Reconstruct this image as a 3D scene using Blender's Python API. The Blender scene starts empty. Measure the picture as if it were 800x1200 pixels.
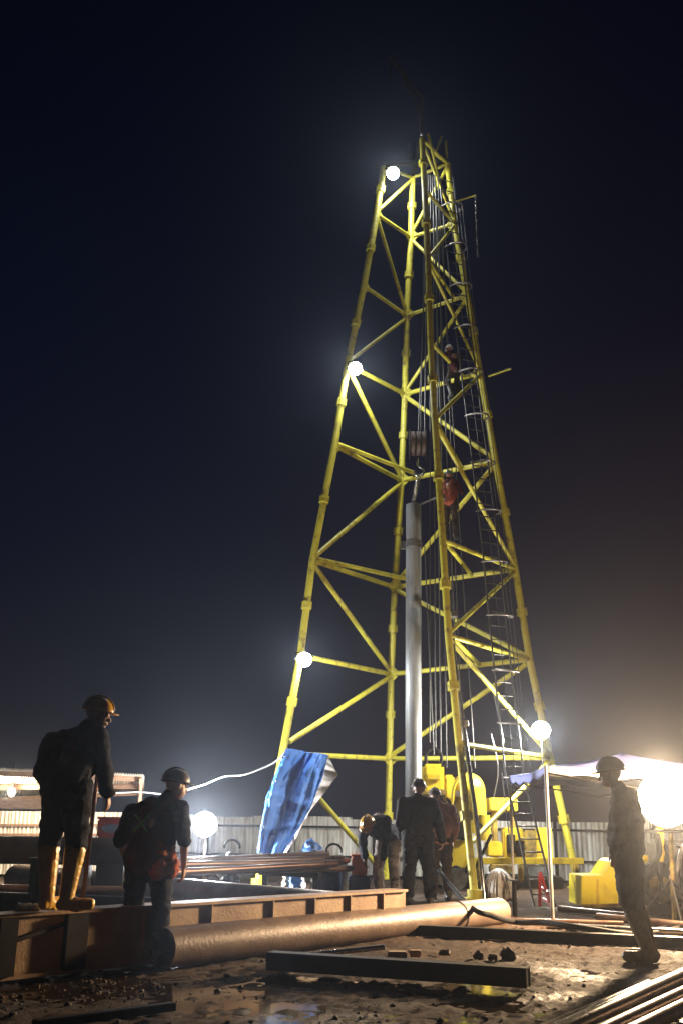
import bpy, bmesh, math, random
import numpy as np
from mathutils import Vector, Matrix, noise
random.seed(7); rng = np.random.default_rng(7)
S = bpy.context.scene
COL = S.collection
V = Vector
# ------------------------------------------------------------------ camera
FPX, PITCH, ROLL, H = 1170.8, 0.30315, 0.01357, 1.18
R0 = V((1, 0, 0)); U0 = V((0, -math.sin(PITCH), math.cos(PITCH))); FW = V((0, math.cos(PITCH), math.sin(PITCH)))
RT = math.cos(ROLL) * R0 + math.sin(ROLL) * U0
UP = math.cos(ROLL) * U0 - math.sin(ROLL) * R0
EYE = V((0, 0, H))
cam_d = bpy.data.cameras.new('camera'); cam = bpy.data.objects.new('camera', cam_d); COL.objects.link(cam)
cam_d.sensor_fit = 'VERTICAL'; cam_d.sensor_height = 36; cam_d.lens = FPX / 1200 * 36
cam_d.clip_start = 0.05; cam_d.clip_end = 600
M = Matrix((RT, UP, -FW)).transposed().to_4x4(); M.translation = EYE
cam.matrix_world = M
S.camera = cam
# ------------------------------------------------------------------ night sky
W = bpy.data.worlds.new('World'); S.world = W; W.use_nodes = True
nt = W.node_tree; nt.nodes.clear()
wo = nt.nodes.new('ShaderNodeOutputWorld'); bg = nt.nodes.new('ShaderNodeBackground')
tc = nt.nodes.new('ShaderNodeTexCoord'); sx = nt.nodes.new('ShaderNodeSeparateXYZ')
nt.links.new(tc.outputs['Generated'], sx.inputs[0])
rp = nt.nodes.new('ShaderNodeValToRGB'); rq = nt.nodes.new('ShaderNodeValToRGB')
def stops(rmp, L_):
    e = rmp.color_ramp.elements; e[0].position, e[0].color = L_[0][0], (*L_[0][1], 1); e[1].position, e[1].color = L_[-1][0], (*L_[-1][1], 1)
    for p_, c_ in L_[1:-1]: k = e.new(p_); k.color = (*c_, 1)
stops(rp, [(0, (.0095, .0095, .0160)), (.1, (.0068, .0075, .0155)), (.25, (.0028, .0039, .0125)), (.45, (.0013, .0023, .0088)), (.75, (.0004, .0009, .0042))])   # bluish side
stops(rq, [(0, (.0350, .0230, .0250)), (.1, (.0260, .0165, .0190)), (.25, (.0105, .0068, .0115)), (.45, (.0020, .0022, .0078)), (.75, (.0004, .0008, .0040))])   # side over the lit works
mw = nt.nodes.new('ShaderNodeMix'); mw.data_type = 'RGBA'; ma = nt.nodes.new('ShaderNodeMapRange'); ma.interpolation_type = 'SMOOTHSTEP'
ma.inputs['From Min'].default_value = -.15; ma.inputs['From Max'].default_value = .45
nt.links.new(sx.outputs['X'], ma.inputs['Value']); nt.links.new(ma.outputs[0], mw.inputs[0]); nt.links.new(rp.outputs[0], mw.inputs[6]); nt.links.new(rq.outputs[0], mw.inputs[7])
nt.links.new(sx.outputs['Z'], rq.inputs['Fac'])
nz = nt.nodes.new('ShaderNodeTexNoise'); nz.inputs['Scale'].default_value = 2.2; nz.inputs['Detail'].default_value = 4
mr = nt.nodes.new('ShaderNodeMapRange'); mr.inputs['To Min'].default_value = 0.75; mr.inputs['To Max'].default_value = 1.3
nt.links.new(tc.outputs['Generated'], nz.inputs['Vector']); nt.links.new(nz.outputs['Fac'], mr.inputs['Value'])
nt.links.new(sx.outputs['Z'], rp.inputs['Fac']); nt.links.new(mw.outputs[2], bg.inputs['Color'])
nt.links.new(mr.outputs['Result'], bg.inputs['Strength'])
nt.links.new(bg.outputs[0], wo.inputs['Surface'])
# ------------------------------------------------------------------ view / render settings
S.view_settings.view_transform = 'Standard'; S.view_settings.look = 'None'
S.view_settings.exposure = 0.0; S.view_settings.gamma = 1.0; S.view_settings.use_curve_mapping = False
S.cycles.max_bounces = 5; S.cycles.diffuse_bounces = 3; S.cycles.glossy_bounces = 3; S.cycles.volume_bounces = 0
S.cycles.use_light_tree = True; S.cycles.sample_clamp_indirect = 4; S.cycles.caustics_reflective = False


def ray(px, py): return FW + RT * ((px - 400) / FPX) + UP * ((600 - py) / FPX)
def at(px, py, Y): d = ray(px, py); return EYE + d * (Y / d.y)           # world point seen there at depth Y
def gr(px, py, Z=0.0): d = ray(px, py); return EYE + d * ((Z - H) / d.z)  # world point seen there at height Z

# ------------------------------------------------------------------ materials
def mat(name, col, col2=None, rough=0.6, metal=0.0, scale=6.0, bump=0.25, rvar=0.15, thr=(0.4, 0.65), fine=40.0, sub=None, trans=0.0, stretch=None):
    m = bpy.data.materials.new(name); m.use_nodes = True
    t = m.node_tree; N = t.nodes; L = t.links; b = N['Principled BSDF']
    co = N.new('ShaderNodeTexCoord'); src = co.outputs['Object']
    if stretch:
        mp = N.new('ShaderNodeMapping'); mp.inputs['Scale'].default_value = stretch; L.new(src, mp.inputs[0]); src = mp.outputs[0]
    n1 = N.new('ShaderNodeTexNoise'); n1.inputs['Scale'].default_value = scale; n1.inputs['Detail'].default_value = 6; n1.inputs['Roughness'].default_value = .62
    n2 = N.new('ShaderNodeTexNoise'); n2.inputs['Scale'].default_value = fine; n2.inputs['Detail'].default_value = 4
    L.new(src, n1.inputs['Vector']); L.new(src, n2.inputs['Vector'])
    r = N.new('ShaderNodeValToRGB'); r.color_ramp.elements[0].position = thr[0]; r.color_ramp.elements[1].position = thr[1]
    c2 = col2 or tuple(c * .6 for c in col)
    r.color_ramp.elements[0].color = (*c2, 1); r.color_ramp.elements[1].color = (*col, 1)
    L.new(n1.outputs['Fac'], r.inputs['Fac']); L.new(r.outputs['Color'], b.inputs['Base Color'])
    mr = N.new('ShaderNodeMapRange'); mr.inputs['To Min'].default_value = max(.03, rough - rvar); mr.inputs['To Max'].default_value = min(1, rough + rvar)
    L.new(n2.outputs['Fac'], mr.inputs['Value']); L.new(mr.outputs[0], b.inputs['Roughness'])
    b.inputs['Metallic'].default_value = metal
    if 'cloth' in name or 'trousers' in name or 'rubber' == name[-6:] or name == 'black_steel': b.inputs['Specular IOR Level'].default_value = .12
    if trans: b.inputs['Transmission Weight'].default_value = trans
    if sub: b.inputs['Subsurface Weight'].default_value = sub; b.inputs['Subsurface Radius'].default_value = (.02, .01, .006); b.inputs['Subsurface Scale'].default_value = 1
    bp = N.new('ShaderNodeBump'); bp.inputs['Strength'].default_value = bump; bp.inputs['Distance'].default_value = .02
    ad = N.new('ShaderNodeMath'); ad.operation = 'ADD'; L.new(n1.outputs['Fac'], ad.inputs[0]); L.new(n2.outputs['Fac'], ad.inputs[1])
    L.new(ad.outputs[0], bp.inputs['Height']); L.new(bp.outputs[0], b.inputs['Normal'])
    return m
def emis(name, col, st):
    m = bpy.data.materials.new(name); m.use_nodes = True; b = m.node_tree.nodes['Principled BSDF']
    b.inputs['Base Color'].default_value = (.8, .8, .8, 1); b.inputs['Emission Color'].default_value = (*col, 1); b.inputs['Emission Strength'].default_value = st
    return m
YEL = mat('yellow_paint', (.50, .45, .045), (.15, .10, .03), .42, 0, 5, .25, thr=(.30, .47), fine=60)
YELM = mat('machine_yellow_paint', (.72, .53, .03), (.30, .20, .03), .38, 0, 3, .2, thr=(.3, .48))
YDIRT = mat('dirty_yellow_paint', (.5, .36, .05), (.12, .08, .03), .6, 0, 4, .3)
STEEL = mat('dull_steel', (.36, .35, .34), (.2, .17, .15), .38, .7, 4, .15)
PIPEG = mat('grey_casing', (.33, .35, .36), (.17, .165, .155), .45, .25, 1.6, .15, stretch=(2, 2, .35))
RUSTP = mat('rusty_casing', (.175, .118, .08), (.11, .07, .047), .5, .1, 3.2, .2, stretch=(1, 1, 1), fine=30)
DRILLP = mat('drill_pipe_steel', (.20, .13, .095), (.12, .07, .05), .33, .6, 2, .04, fine=12)
GIRD = mat('primer_girder', (.42, .29, .16), (.25, .14, .07), .6, .05, 2.2, .2)
DARK = mat('black_steel', (.024, .019, .017), (.012, .010, .010), .55, .2, 5, .04)
RUBBER = mat('black_rubber', (.012, .011, .010), (.008, .007, .007), .75, 0, 20, .1)
ROPE = mat('wire_rope_steel', (.10, .095, .09), (.05, .05, .05), .5, .4, 20, .1)
CHROME = mat('bright_steel', (.6, .6, .58), (.45, .45, .44), .22, .9, 6, .05)
ALU = mat('aluminium', (.55, .55, .54), (.4, .4, .4), .35, .8, 6, .05)
ZINC = mat('corrugated_zinc', (.52, .52, .47), (.22, .19, .15), .5, .25, 2.2, .12, stretch=(3, 3, .5))
ROOFM = mat('roof_zinc', (.68, .60, .48), (.45, .34, .24), .55, .1, 1.6, .15)
WOOD = mat('timber', (.26, .15, .08), (.13, .07, .04), .7, 0, 8, .3, stretch=(1, 1, 6))
PALEW = mat('pale_timber', (.5, .36, .2), (.3, .2, .1), .7, 0, 8, .3)
BLUE = mat('blue_tarpaulin', (.03, .15, .50), (.028, .135, .44), .7, 0, 2, .05, fine=25)
TARPW = mat('tarpaulin_underside', (.72, .66, .6), (.55, .5, .46), .6, 0, 4, .2)
CANB = mat('canopy_blue', (.34, .38, .85), (.26, .30, .74), .55, 0, 3, .2)
CANW = mat('canopy_white', (.75, .74, .72), (.6, .6, .6), .6, 0, 3, .2)
NAVY = mat('navy_cloth', (.012, .017, .036), (.008, .011, .022), .8, 0, 9, .5, fine=90)
BLKC = mat('dark_cloth', (.012, .012, .014), (.008, .008, .009), .8, 0, 9, .5, fine=90)
BRNC = mat('brown_cloth', (.05, .035, .028), (.03, .02, .016), .8, 0, 9, .5, fine=90)
REDC = mat('dark_red_cloth', (.085, .018, .02), (.035, .010, .014), .8, 0, 6, .5, fine=90)
ORGC = mat('orange_cloth', (.48, .11, .045), (.3, .06, .025), .75, 0, 9, .4)
PINKC = mat('dusty_pink_cloth', (.42, .2, .15), (.3, .14, .1), .8, 0, 9, .5, fine=90)
SKIN = mat('skin', (.34, .18, .11), (.27, .135, .08), .5, 0, 12, .08, sub=.1)
HAIR = mat('black_hair', (.012, .01, .01), (.02, .016, .014), .6, 0, 60, .5)
HELY = mat('yellow_helmet', (.72, .42, .03), (.6, .3, .02), .3, 0, 8, .02)
HELD = mat('brown_helmet', (.07, .045, .035), (.05, .03, .025), .4, 0, 8, .02)
HELG = mat('teal_helmet', (.10, .24, .22), (.08, .18, .17), .35, 0, 8, .02)
BOOTY = mat('yellow_rubber_boot', (.80, .50, .05), (.62, .36, .04), .38, 0, 7, .15)
BOOTK = mat('black_boot', (.018, .016, .014), (.03, .022, .016), .5, 0, 12, .3)
BOOTG = mat('olive_boot', (.34, .26, .07), (.2, .15, .05), .5, 0, 12, .3)
GREENP = mat('green_reflective', (.12, .42, .1), (.08, .3, .08), .5, 0, 12, .1)
REDP = mat('red_paint', (.5, .04, .035), (.3, .02, .02), .4, 0, 6, .1)
BLUEP = mat('blue_plastic', (.03, .1, .28), (.02, .06, .18), .4, 0, 6, .1)
ORGP = mat('orange_plastic', (.75, .18, .05), (.55, .12, .03), .4, 0, 6, .1)
WHITEP = mat('white_plastic', (.7, .7, .68), (.5, .48, .45), .5, 0, 6, .1)
GREYM = mat('grey_box_metal', (.16, .17, .17), (.08, .08, .075), .5, .3, 5, .2)
NETW = mat('white_netting', (.6, .52, .46), (.4, .3, .25), .8, 0, 20, .4)
CLOD = mat('mud_clod', (.10, .062, .037), (.04, .026, .017), .75, 0, 20, .6)
LENS_C = emis('cool_flood_lens', (.93, .97, 1.0), 40)
LENS_W = emis('warm_flood_lens', (1.0, .80, .50), 60)

# ------------------------------------------------------------------ object helpers
class MB:
    def __init__(s): s.v = []; s.f = []; s.sm = []
    def add(s, vs, fs, smooth=False):
        o = len(s.v); s.v += [V(p) for p in vs]; s.f += [tuple(i + o for i in f) for f in fs]; s.sm += [smooth] * len(fs); return s
    def tube(s, a, b, r, r2=None, n=10, caps=True):
        a = V(a); b = V(b); r2 = r if r2 is None else r2; d = (b - a).normalized()
        u = d.orthogonal().normalized(); w = d.cross(u); vs = []
        for c, q in ((a, r), (b, r2)):
            for i in range(n):
                t = 2 * math.pi * i / n; vs.append(c + (u * math.cos(t) + w * math.sin(t)) * q)
        s.add(vs, [(i, (i + 1) % n, n + (i + 1) % n, n + i) for i in range(n)], True)
        if caps: s.add(vs[:n], [tuple(range(n))[::-1]]); s.add(vs[n:], [tuple(range(n))])
        return s
    def hollow(s, a, b, r, t, n=32):                      # open pipe with wall thickness
        a = V(a); b = V(b); d = (b - a).normalized(); u = d.orthogonal().normalized(); w = d.cross(u); vs = []
        for c, q in ((a, r), (b, r), (b, r - t), (a, r - t)):
            for i in range(n):
                g = 2 * math.pi * i / n; vs.append(c + (u * math.cos(g) + w * math.sin(g)) * q)
        for k in range(4):                                # each band gets its own vertices so that the rims stay crisp
            a_, b_ = vs[k * n:(k + 1) * n], vs[((k + 1) % 4) * n:((k + 1) % 4) * n + n]
            s.add(a_ + b_, [(i, (i + 1) % n, n + (i + 1) % n, n + i) for i in range(n)], k in (0, 2))
        return s
    def path(s, pts, r, n=8):
        pts = [V(p) for p in pts]; vs = []; m = len(pts); u = None
        for k, p in enumerate(pts):
            d = (pts[min(k + 1, m - 1)] - pts[max(k - 1, 0)]).normalized()
            if u is None: u = d.orthogonal().normalized()
            else: u = (u - d * u.dot(d)); u = u.normalized() if u.length > 1e-5 else d.orthogonal().normalized()
            w = d.cross(u)
            for i in range(n):
                t = 2 * math.pi * i / n; vs.append(p + (u * math.cos(t) + w * math.sin(t)) * r)
        fs = [(k * n + i, k * n + (i + 1) % n, (k + 1) * n + (i + 1) % n, (k + 1) * n + i) for k in range(m - 1) for i in range(n)]
        s.add(vs, fs, True); s.add(vs[:n], [tuple(range(n))[::-1]]); s.add(vs[-n:], [tuple(range(n))]); return s
    def box(s, c, size, R=None):
        c = V(c); x, y, z = [q / 2 for q in size]; R = R or Matrix.Identity(3)
        vs = [c + R @ V((i * x, j * y, k * z)) for i in (-1, 1) for j in (-1, 1) for k in (-1, 1)]
        return s.add(vs, [(0, 1, 3, 2), (4, 6, 7, 5), (0, 4, 5, 1), (2, 3, 7, 6), (0, 2, 6, 4), (1, 5, 7, 3)])
    def beam(s, a, b, w, h, up=(0, 0, 1)):               # rectangular bar from a to b (centre line)
        a = V(a); b = V(b); d = (b - a).normalized(); r = d.cross(V(up)).normalized(); u = r.cross(d)
        return s.box((a + b) / 2, ((b - a).length, w, h), Matrix((d, -r, u)).transposed())
    def prism(s, poly, d):                                # polygon (list of V) extruded by vector d
        n = len(poly); poly = [V(p) for p in poly]; d = V(d)
        vs = poly + [p + d for p in poly]
        return s.add(vs, [tuple(range(n))[::-1], tuple(range(n, 2 * n))] + [(i, (i + 1) % n, n + (i + 1) % n, n + i) for i in range(n)])
    def grid(s, fn, nu, nv, thick=0.0, smooth=True):
        P = [[V(fn(i / nu, j / nv)) for j in range(nv + 1)] for i in range(nu + 1)]
        vs = [p for row in P for p in row]; w = nv + 1
        fs = [(i * w + j, (i + 1) * w + j, (i + 1) * w + j + 1, i * w + j + 1) for i in range(nu) for j in range(nv)]
        return s.add(vs, fs, smooth)
    def sphere(s, c, r, R=None, nu=16, nv=10):
        c = V(c); r = (r, r, r) if isinstance(r, (int, float)) else r; R = R or Matrix.Identity(3); vs = []; fs = []
        for j in range(nv + 1):
            t = math.pi * j / nv
            for i in range(nu):
                g = 2 * math.pi * i / nu; vs.append(c + R @ V((r[0] * math.sin(t) * math.cos(g), r[1] * math.sin(t) * math.sin(g), r[2] * math.cos(t))))
        for j in range(nv):
            for i in range(nu): fs.append((j * nu + i, (j + 1) * nu + i, (j + 1) * nu + (i + 1) % nu, j * nu + (i + 1) % nu))
        return s.add(vs, fs, True)
    def mesh(s, name, org=(0, 0, 0)):
        o = V(org); me = bpy.data.meshes.new(name); me.from_pydata([tuple(p - o) for p in s.v], [], s.f)
        me.polygons.foreach_set('use_smooth', s.sm); me.update(); return me
    def build(s, name, m, parent=None, org=None, bevel=0.0, solid=0.0):
        org = V(org) if org is not None else (root_of(parent).location.copy() if parent else V((0, 0, 0)))
        me = s.mesh(name, org)
        if bevel or solid:
            bm = bmesh.new(); bm.from_mesh(me); bmesh.ops.remove_doubles(bm, verts=bm.verts, dist=1e-5)
            if solid: bmesh.ops.solidify(bm, geom=bm.faces[:], thickness=solid)
            if bevel:
                ed = [q for q in bm.edges if len(q.link_faces) == 2 and q.calc_face_angle(0) > .6]
                bmesh.ops.bevel(bm, geom=ed, offset=bevel, segments=2, affect='EDGES', clamp_overlap=True)
            bm.normal_update(); bm.to_mesh(me); bm.free()
        me.materials.append(m); o = bpy.data.objects.new(name, me); COL.objects.link(o)
        if parent: o.parent = parent
        else: o.location = org
        return o
def root_of(o):
    while o.parent: o = o.parent
    return o
def tag(o, label=None, cat=None, group=None, kind=None):
    for k, v_ in (('label', label), ('category', cat), ('group', group), ('kind', kind)):
        if v_: o[k] = v_
    return o
def thing(name, label, cat, loc=(0, 0, 0), group=None, rz=0.0):
    o = bpy.data.objects.new(name, None); COL.objects.link(o); o.location = loc; o.rotation_euler.z = rz; o.empty_display_size = .2
    return tag(o, label, cat, group)
def single(mb, name, m, label, cat, org, group=None, kind=None, bevel=0.0, solid=0.0):
    return tag(mb.build(name, m, None, org, bevel, solid), label, cat, group, kind)
def bez(pts, n=10):                                       # smooth curve through points
    pts = [V(p) for p in pts]; o = []
    for i in range(len(pts) - 1):
        p0 = pts[max(i - 1, 0)]; p1 = pts[i]; p2 = pts[i + 1]; p3 = pts[min(i + 2, len(pts) - 1)]
        for k in range(n):
            t = k / n; o.append(.5 * ((2 * p1) + (p2 - p0) * t + (2 * p0 - 5 * p1 + 4 * p2 - p3) * t * t + (3 * p1 - p0 - 3 * p2 + p3) * t ** 3))
    return o + [pts[-1]]

# ------------------------------------------------------------------ ground
def vnoise(x, y, seed):
    xi = np.floor(x).astype(int); yi = np.floor(y).astype(int); fx = x - xi; fy = y - yi
    fx = fx * fx * (3 - 2 * fx); fy = fy * fy * (3 - 2 * fy)
    def h(a, b):
        n = (a * 374761393 + b * 668265263 + seed * 1442695041) & 0x7fffffff
        n = ((n ^ (n >> 13)) * 1274126177) & 0x7fffffff
        return ((n ^ (n >> 16)) & 0xffff) / 65535.0
    return (h(xi, yi) * (1 - fx) + h(xi + 1, yi) * fx) * (1 - fy) + (h(xi, yi + 1) * (1 - fx) + h(xi + 1, yi + 1) * fx) * fy
def relief(x, y):
    z = (vnoise(x * .5, y * .5, 1) - .5) * .05 + (vnoise(x * 1.7, y * 1.7, 2) - .5) * .025
    c = vnoise(x * 5 + 3, y * 5, 3); z += (c - .5) * .015
    z += np.maximum(0, vnoise(x * 9, y * 9, 4) - .5) * .028 + (vnoise(x * 17, y * 17, 5) - .5) * .02 + np.maximum(0, vnoise(x * 23, y * 23, 6) - .55) * .045
    return z - .015
def spaced(lo, hi, step, far):
    a = list(np.arange(lo, hi, step)); s = step
    up = []; p = hi
    while p < far: up.append(p); s *= 1.22; p += s
    up.append(far); s = step; dn = []; p = lo
    while p > -far: s *= 1.22; p -= s; dn.append(p)
    dn[-1] = -far
    return np.array(dn[::-1] + a + up)
gx = spaced(-5.5, 6.5, .045, 140.0); gy = np.concatenate([[-60, -20, -6, 0, 3, 4.5], np.arange(5.6, 13, .04), np.arange(13, 26, .1), 26 + 1.25 ** np.arange(1, 21) ])
gy[-1] = 140
GX, GY = np.meshgrid(gx, gy, indexing='ij'); GZ = relief(GX, GY)
fade = np.clip(1.4 - np.hypot(GX, GY) / 50, 0, 1); GZ *= fade
n0, n1 = GX.shape
idx = np.arange(n0 * n1).reshape(n0, n1)
qd = np.stack([idx[:-1, :-1], idx[1:, :-1], idx[1:, 1:], idx[:-1, 1:]], -1).reshape(-1, 4)
me = bpy.data.meshes.new('ground'); me.vertices.add(n0 * n1); me.vertices.foreach_set('co', np.stack([GX, GY, GZ], -1).ravel())
me.loops.add(len(qd) * 4); me.loops.foreach_set('vertex_index', qd.ravel()); me.polygons.add(len(qd))
me.polygons.foreach_set('loop_start', np.arange(len(qd)) * 4); me.polygons.foreach_set('use_smooth', [True] * len(qd)); me.update(); me.validate()
GM = bpy.data.materials.new('wet_mud'); GM.use_nodes = True; t = GM.node_tree; N = t.nodes; L = t.links; b = N['Principled BSDF']
co = N.new('ShaderNodeTexCoord')
def nn(scale, det=6, ro=.6):
    q = N.new('ShaderNodeTexNoise'); q.inputs['Scale'].default_value = scale; q.inputs['Detail'].default_value = det; q.inputs['Roughness'].default_value = ro; L.new(co.outputs['Object'], q.inputs['Vector']); return q.outputs['Fac']
def ramp(src, stops):
    r = N.new('ShaderNodeValToRGB'); el = r.color_ramp.elements
    el[0].position, el[0].color = stops[0][0], (*stops[0][1], 1); el[1].position, el[1].color = stops[-1][0], (*stops[-1][1], 1)
    for p_, c_ in stops[1:-1]: k = el.new(p_); k.color = (*c_, 1)
    L.new(src, r.inputs['Fac']); return r.outputs['Color']
ca = ramp(nn(1.1), [(.36, (.050, .028, .016)), (.5, (.082, .047, .026)), (.66, (.118, .070, .039))])
cb = ramp(nn(22, 10, .8), [(.38, (.28, .26, .25)), (.5, (.8, .78, .76)), (.60, (1.1, 1.06, 1.0))])
mx = N.new('ShaderNodeMix'); mx.data_type = 'RGBA'; mx.blend_type = 'MULTIPLY'; mx.inputs[0].default_value = .8
L.new(ca, mx.inputs[6]); L.new(cb, mx.inputs[7]); L.new(mx.outputs[2], b.inputs['Base Color'])
wet = ramp(nn(.8, 4), [(.34, (.5,) * 3), (.42, (.8,) * 3), (.6, (.95,) * 3)]); L.new(wet, b.inputs['Roughness']); b.inputs['Specular IOR Level'].default_value = .3
bp = N.new('ShaderNodeBump'); bp.inputs['Strength'].default_value = 1.0; bp.inputs['Distance'].default_value = .10
L.new(nn(16, 12, .8), bp.inputs['Height']); L.new(bp.outputs[0], b.inputs['Normal'])
me.materials.append(GM); g = bpy.data.objects.new('ground', me); COL.objects.link(g); tag(g, kind='structure')
mb = MB().add([(-9, 5.2, -.031), (9, 5.2, -.031), (9, 22, -.031), (-9, 22, -.031)], [(0, 1, 2, 3)])
wm_ = mat('muddy_water', (.045, .03, .02), (.03, .02, .014), .10, 0, 3, .02, rvar=.05); wp = mb.build('puddle_water', wm_); tag(wp, kind='structure')
def gz(x, y): return float(relief(np.array([x]), np.array([y]))[0])

# mud clods and stones strewn about
mb = MB(); ico = bmesh.new(); bmesh.ops.create_icosphere(ico, subdivisions=1, radius=1); iv = [v.co.copy() for v in ico.verts]; ifc = [tuple(v.index for v in f.verts) for f in ico.faces]; ico.free()
for k in range(2600):
    y = random.uniform(6.3, 15) if k > 300 else random.uniform(6.3, 9); x = random.uniform(-.5, .55) * y
    if k % 3 == 0: x, y = random.gauss(-1.9, .5), random.gauss(8.3, .35)
    r = random.choice([.004, .005, .006, .008, .011, .016]) * random.uniform(.7, 1.4)
    sc = V((r * random.uniform(.8, 1.8), r * random.uniform(.8, 1.5), r * random.uniform(.5, 1))); c = V((x, y, gz(x, y) + r * .2)); R = Matrix.Rotation(random.uniform(0, 6), 3, 'Z')
    mb.add([c + R @ V([a * q * random.uniform(.75, 1.2) for a, q in zip(p, sc)]) for p in iv], ifc)
single(mb, 'mud_clods', CLOD, 'scattered small clods of mud and stones on the wet dirt', 'mud clods', (0, 9, 0), kind='stuff')
for (px, py, w, h_, lb) in ((560, 1123, .10, .06, 'small dark clod of mud, left one of the three in open dirt'), (577, 1124, .08, .04, 'flat dark clod between two bigger ones in open dirt'), (595, 1123, .15, .09, 'largest dark clod of mud beside the far end of the square beam'),
                            (520, 1118, .12, .04, 'low dark clod just below the long casing pipe')):
    c = gr(px, py); mb = MB(); mb.sphere((c.x, c.y, h_ * .35), (w * .5, w * .42, h_ * .7), nu=12, nv=8)
    mb.v = [p + V((noise.noise(p * 30), noise.noise(p * 31 + V((5, 0, 0))), noise.noise(p * 29))) * .03 for p in mb.v]
    single(mb, 'mud_clod', CLOD, lb, 'mud clod', (c.x, c.y, 0))

# ------------------------------------------------------------------ derrick
SC = 1.18
OBS = {0: dict(A=(302, 1040), B=(453, 1030), C=(556, 1051), D=(678, 1044)),
       2.199: dict(A=(331, 883), B=(456, 889), C=(537, 871), D=(644, 888)),
       3.899: dict(A=(352, 768), B=(458, 790), C=(525, 745), D=(620, 773)),
       5.598: dict(A=(366, 657), B=(462, 688), C=(518, 633), D=(603, 667)),
       7.828: dict(A=(392, 522), B=(470, 563), C=(509, 494), D=(580, 541)),
       9.595: dict(A=(407, 427), B=(474, 462), C=(504, 401), D=(562, 437)),
       11.33: dict(A=(426, 335), B=(476, 370), C=(501, 305), D=(547, 346)),
       13.03: dict(A=(441, 251), B=(481, 278), C=(497, 222), D=(532, 262)),
       14.45: dict(A=(449, 196), B=(483, 208), C=(494, 163), D=(524, 192))}
ANG = dict(A=180, B=90, C=270, D=0)
LV = sorted(OBS)
def yfit(l, z):
    return (17.964 + (2.752 - .15097 * z) * math.sin(math.radians(ANG[l]) + .1627)) * SC
NODE = {(i, l): at(*OBS[z][l], yfit(l, z)) for i, z in enumerate(LV) for l in 'ABCD'}
for l in 'ABCD':
    NODE[(0, l)].z = 0.0
derrick = thing('drilling_derrick', 'tall tapering yellow tubular steel derrick with four legs and floodlights', 'derrick', (1.68, 21.2, 0))
LR = .078
for l in 'ABCD':
    mb = MB(); mb.path([NODE[(i, l)] for i in range(9)], LR if l != 'C' else .068, 14); leg = mb.build('leg', YEL, derrick)
    f0 = MB(); p = NODE[(0, l)]; f0.tube(p, p + V((0, 0, .03)), .24, n=20); f0.tube(p + V((0, 0, .03)), p + V((0, 0, .16)), .13, n=16); f0.build('foot_plate', YEL, leg)
    for i in range(8):
        a, b_ = NODE[(i, l)], NODE[(i + 1, l)]
        m_ = a.lerp(b_, .52); d = (b_ - a).normalized(); f0 = MB()
        f0.tube(m_ - d * .075, m_ - d * .035, .106, n=14); f0.tube(m_ + d * .035, m_ + d * .075, .106, n=14); f0.tube(m_ - d * .035, m_ + d * .035, .10, n=12)
        for k in range(6):
            t_ = k * math.pi / 3; u = d.orthogonal().normalized(); w = d.cross(u); q = m_ + (u * math.cos(t_) + w * math.sin(t_)) * .102
            f0.tube(q - d * .09, q + d * .09, .012, n=6)
        f0.build('flange', YEL, leg)
def member(name, a, b_, r=.056, ra=.0, m=None):
    a = V(a); b_ = V(b_); d = (b_ - a).normalized(); MB().tube(a + d * ra, b_ - d * ra, r, n=10).build(name, m or YEL, derrick)
for i in range(1, 9):
    A, B, C_, D = (NODE[(i, l)] for l in 'ABCD')
    rr = .056 if i < 6 else .046
    member('girt', A, B, rr, LR); member('girt', B, D, rr, LR)
    if i in (1, 2, 3, 7, 8): member('girt', C_, D, rr * .85, LR)
    if i in (3, 4): member('plan_brace', A + V((0, 0, .06)), B.lerp(D, .16) + V((0, 0, .1)), .05, LR)
    if i in (2, 3, 4): member('plan_brace', C_ + V((0, 0, .02)), B.lerp(D, .66), .045, LR)
    if i in (5, 6): member('plan_brace', C_, B.lerp(D, .8), .04, LR)
for i in range(8):
    A0, B0, C0, D0 = (NODE[(i, l)] for l in 'ABCD'); A1, B1, C1, D1 = (NODE[(i + 1, l)] for l in 'ABCD')
    rr = .056 if i < 5 else .044
    ab = {0: (A1, B0), 1: (B1.copy(), A0), 2: (A1, B0), 3: (B1, A0), 4: (A1, B0), 5: (B1, A0), 6: (A1, B0), 7: (B1, A0)}[i]
    if i == 1: ab = (B1, A0 + V((.08, 0, .15)))
    member('brace', ab[0] - V((0, 0, .05)), ab[1] + V((0, 0, .05)), rr, LR)
    bd = {0: None, 1: (D1, B0), 2: (B1, D0), 3: (D1, B0), 4: (B1, D0), 5: (D1, B0), 6: (B1, D0), 7: (D1, B0)}[i]
    if bd: member('brace', bd[0] - V((0, 0, .05)), bd[1] + V((0, 0, .05)), rr, LR)
    cd = {0: (D1, C0.lerp(C1, .32)), 1: (C1, D0), 2: (D1, C0), 3: (C1, D0), 4: (D1, C0), 5: (C1, D0), 6: (D1, C0), 7: (C1, D0)}[i]
    member('brace', cd[0] - V((0, 0, .05)), cd[1] + V((0, 0, .05)), rr * .85, LR)
for i in range(1, 9):                                     # gusset plates where the members meet the legs
    for l, o_ in (('A', 'B'), ('B', 'D'), ('D', 'B'), ('B', 'A')):
        p, q = NODE[(i, l)], NODE[(i, o_)]; d = (q - p).normalized(); u = (NODE[(i - 1, l)] - p).normalized()
        n_ = d.cross(u).normalized() * .012
        if i > 7: continue
        MB().prism([p + d * .07 - u * .16 - n_, p + d * .27 - n_, p + d * .07 + u * .16 - n_], n_ * 2).build('gusset_plate', YEL, derrick)
top = [NODE[(8, l)] for l in 'ABCD']; tc_ = sum(top, V()) / 4
mb = MB()
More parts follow.
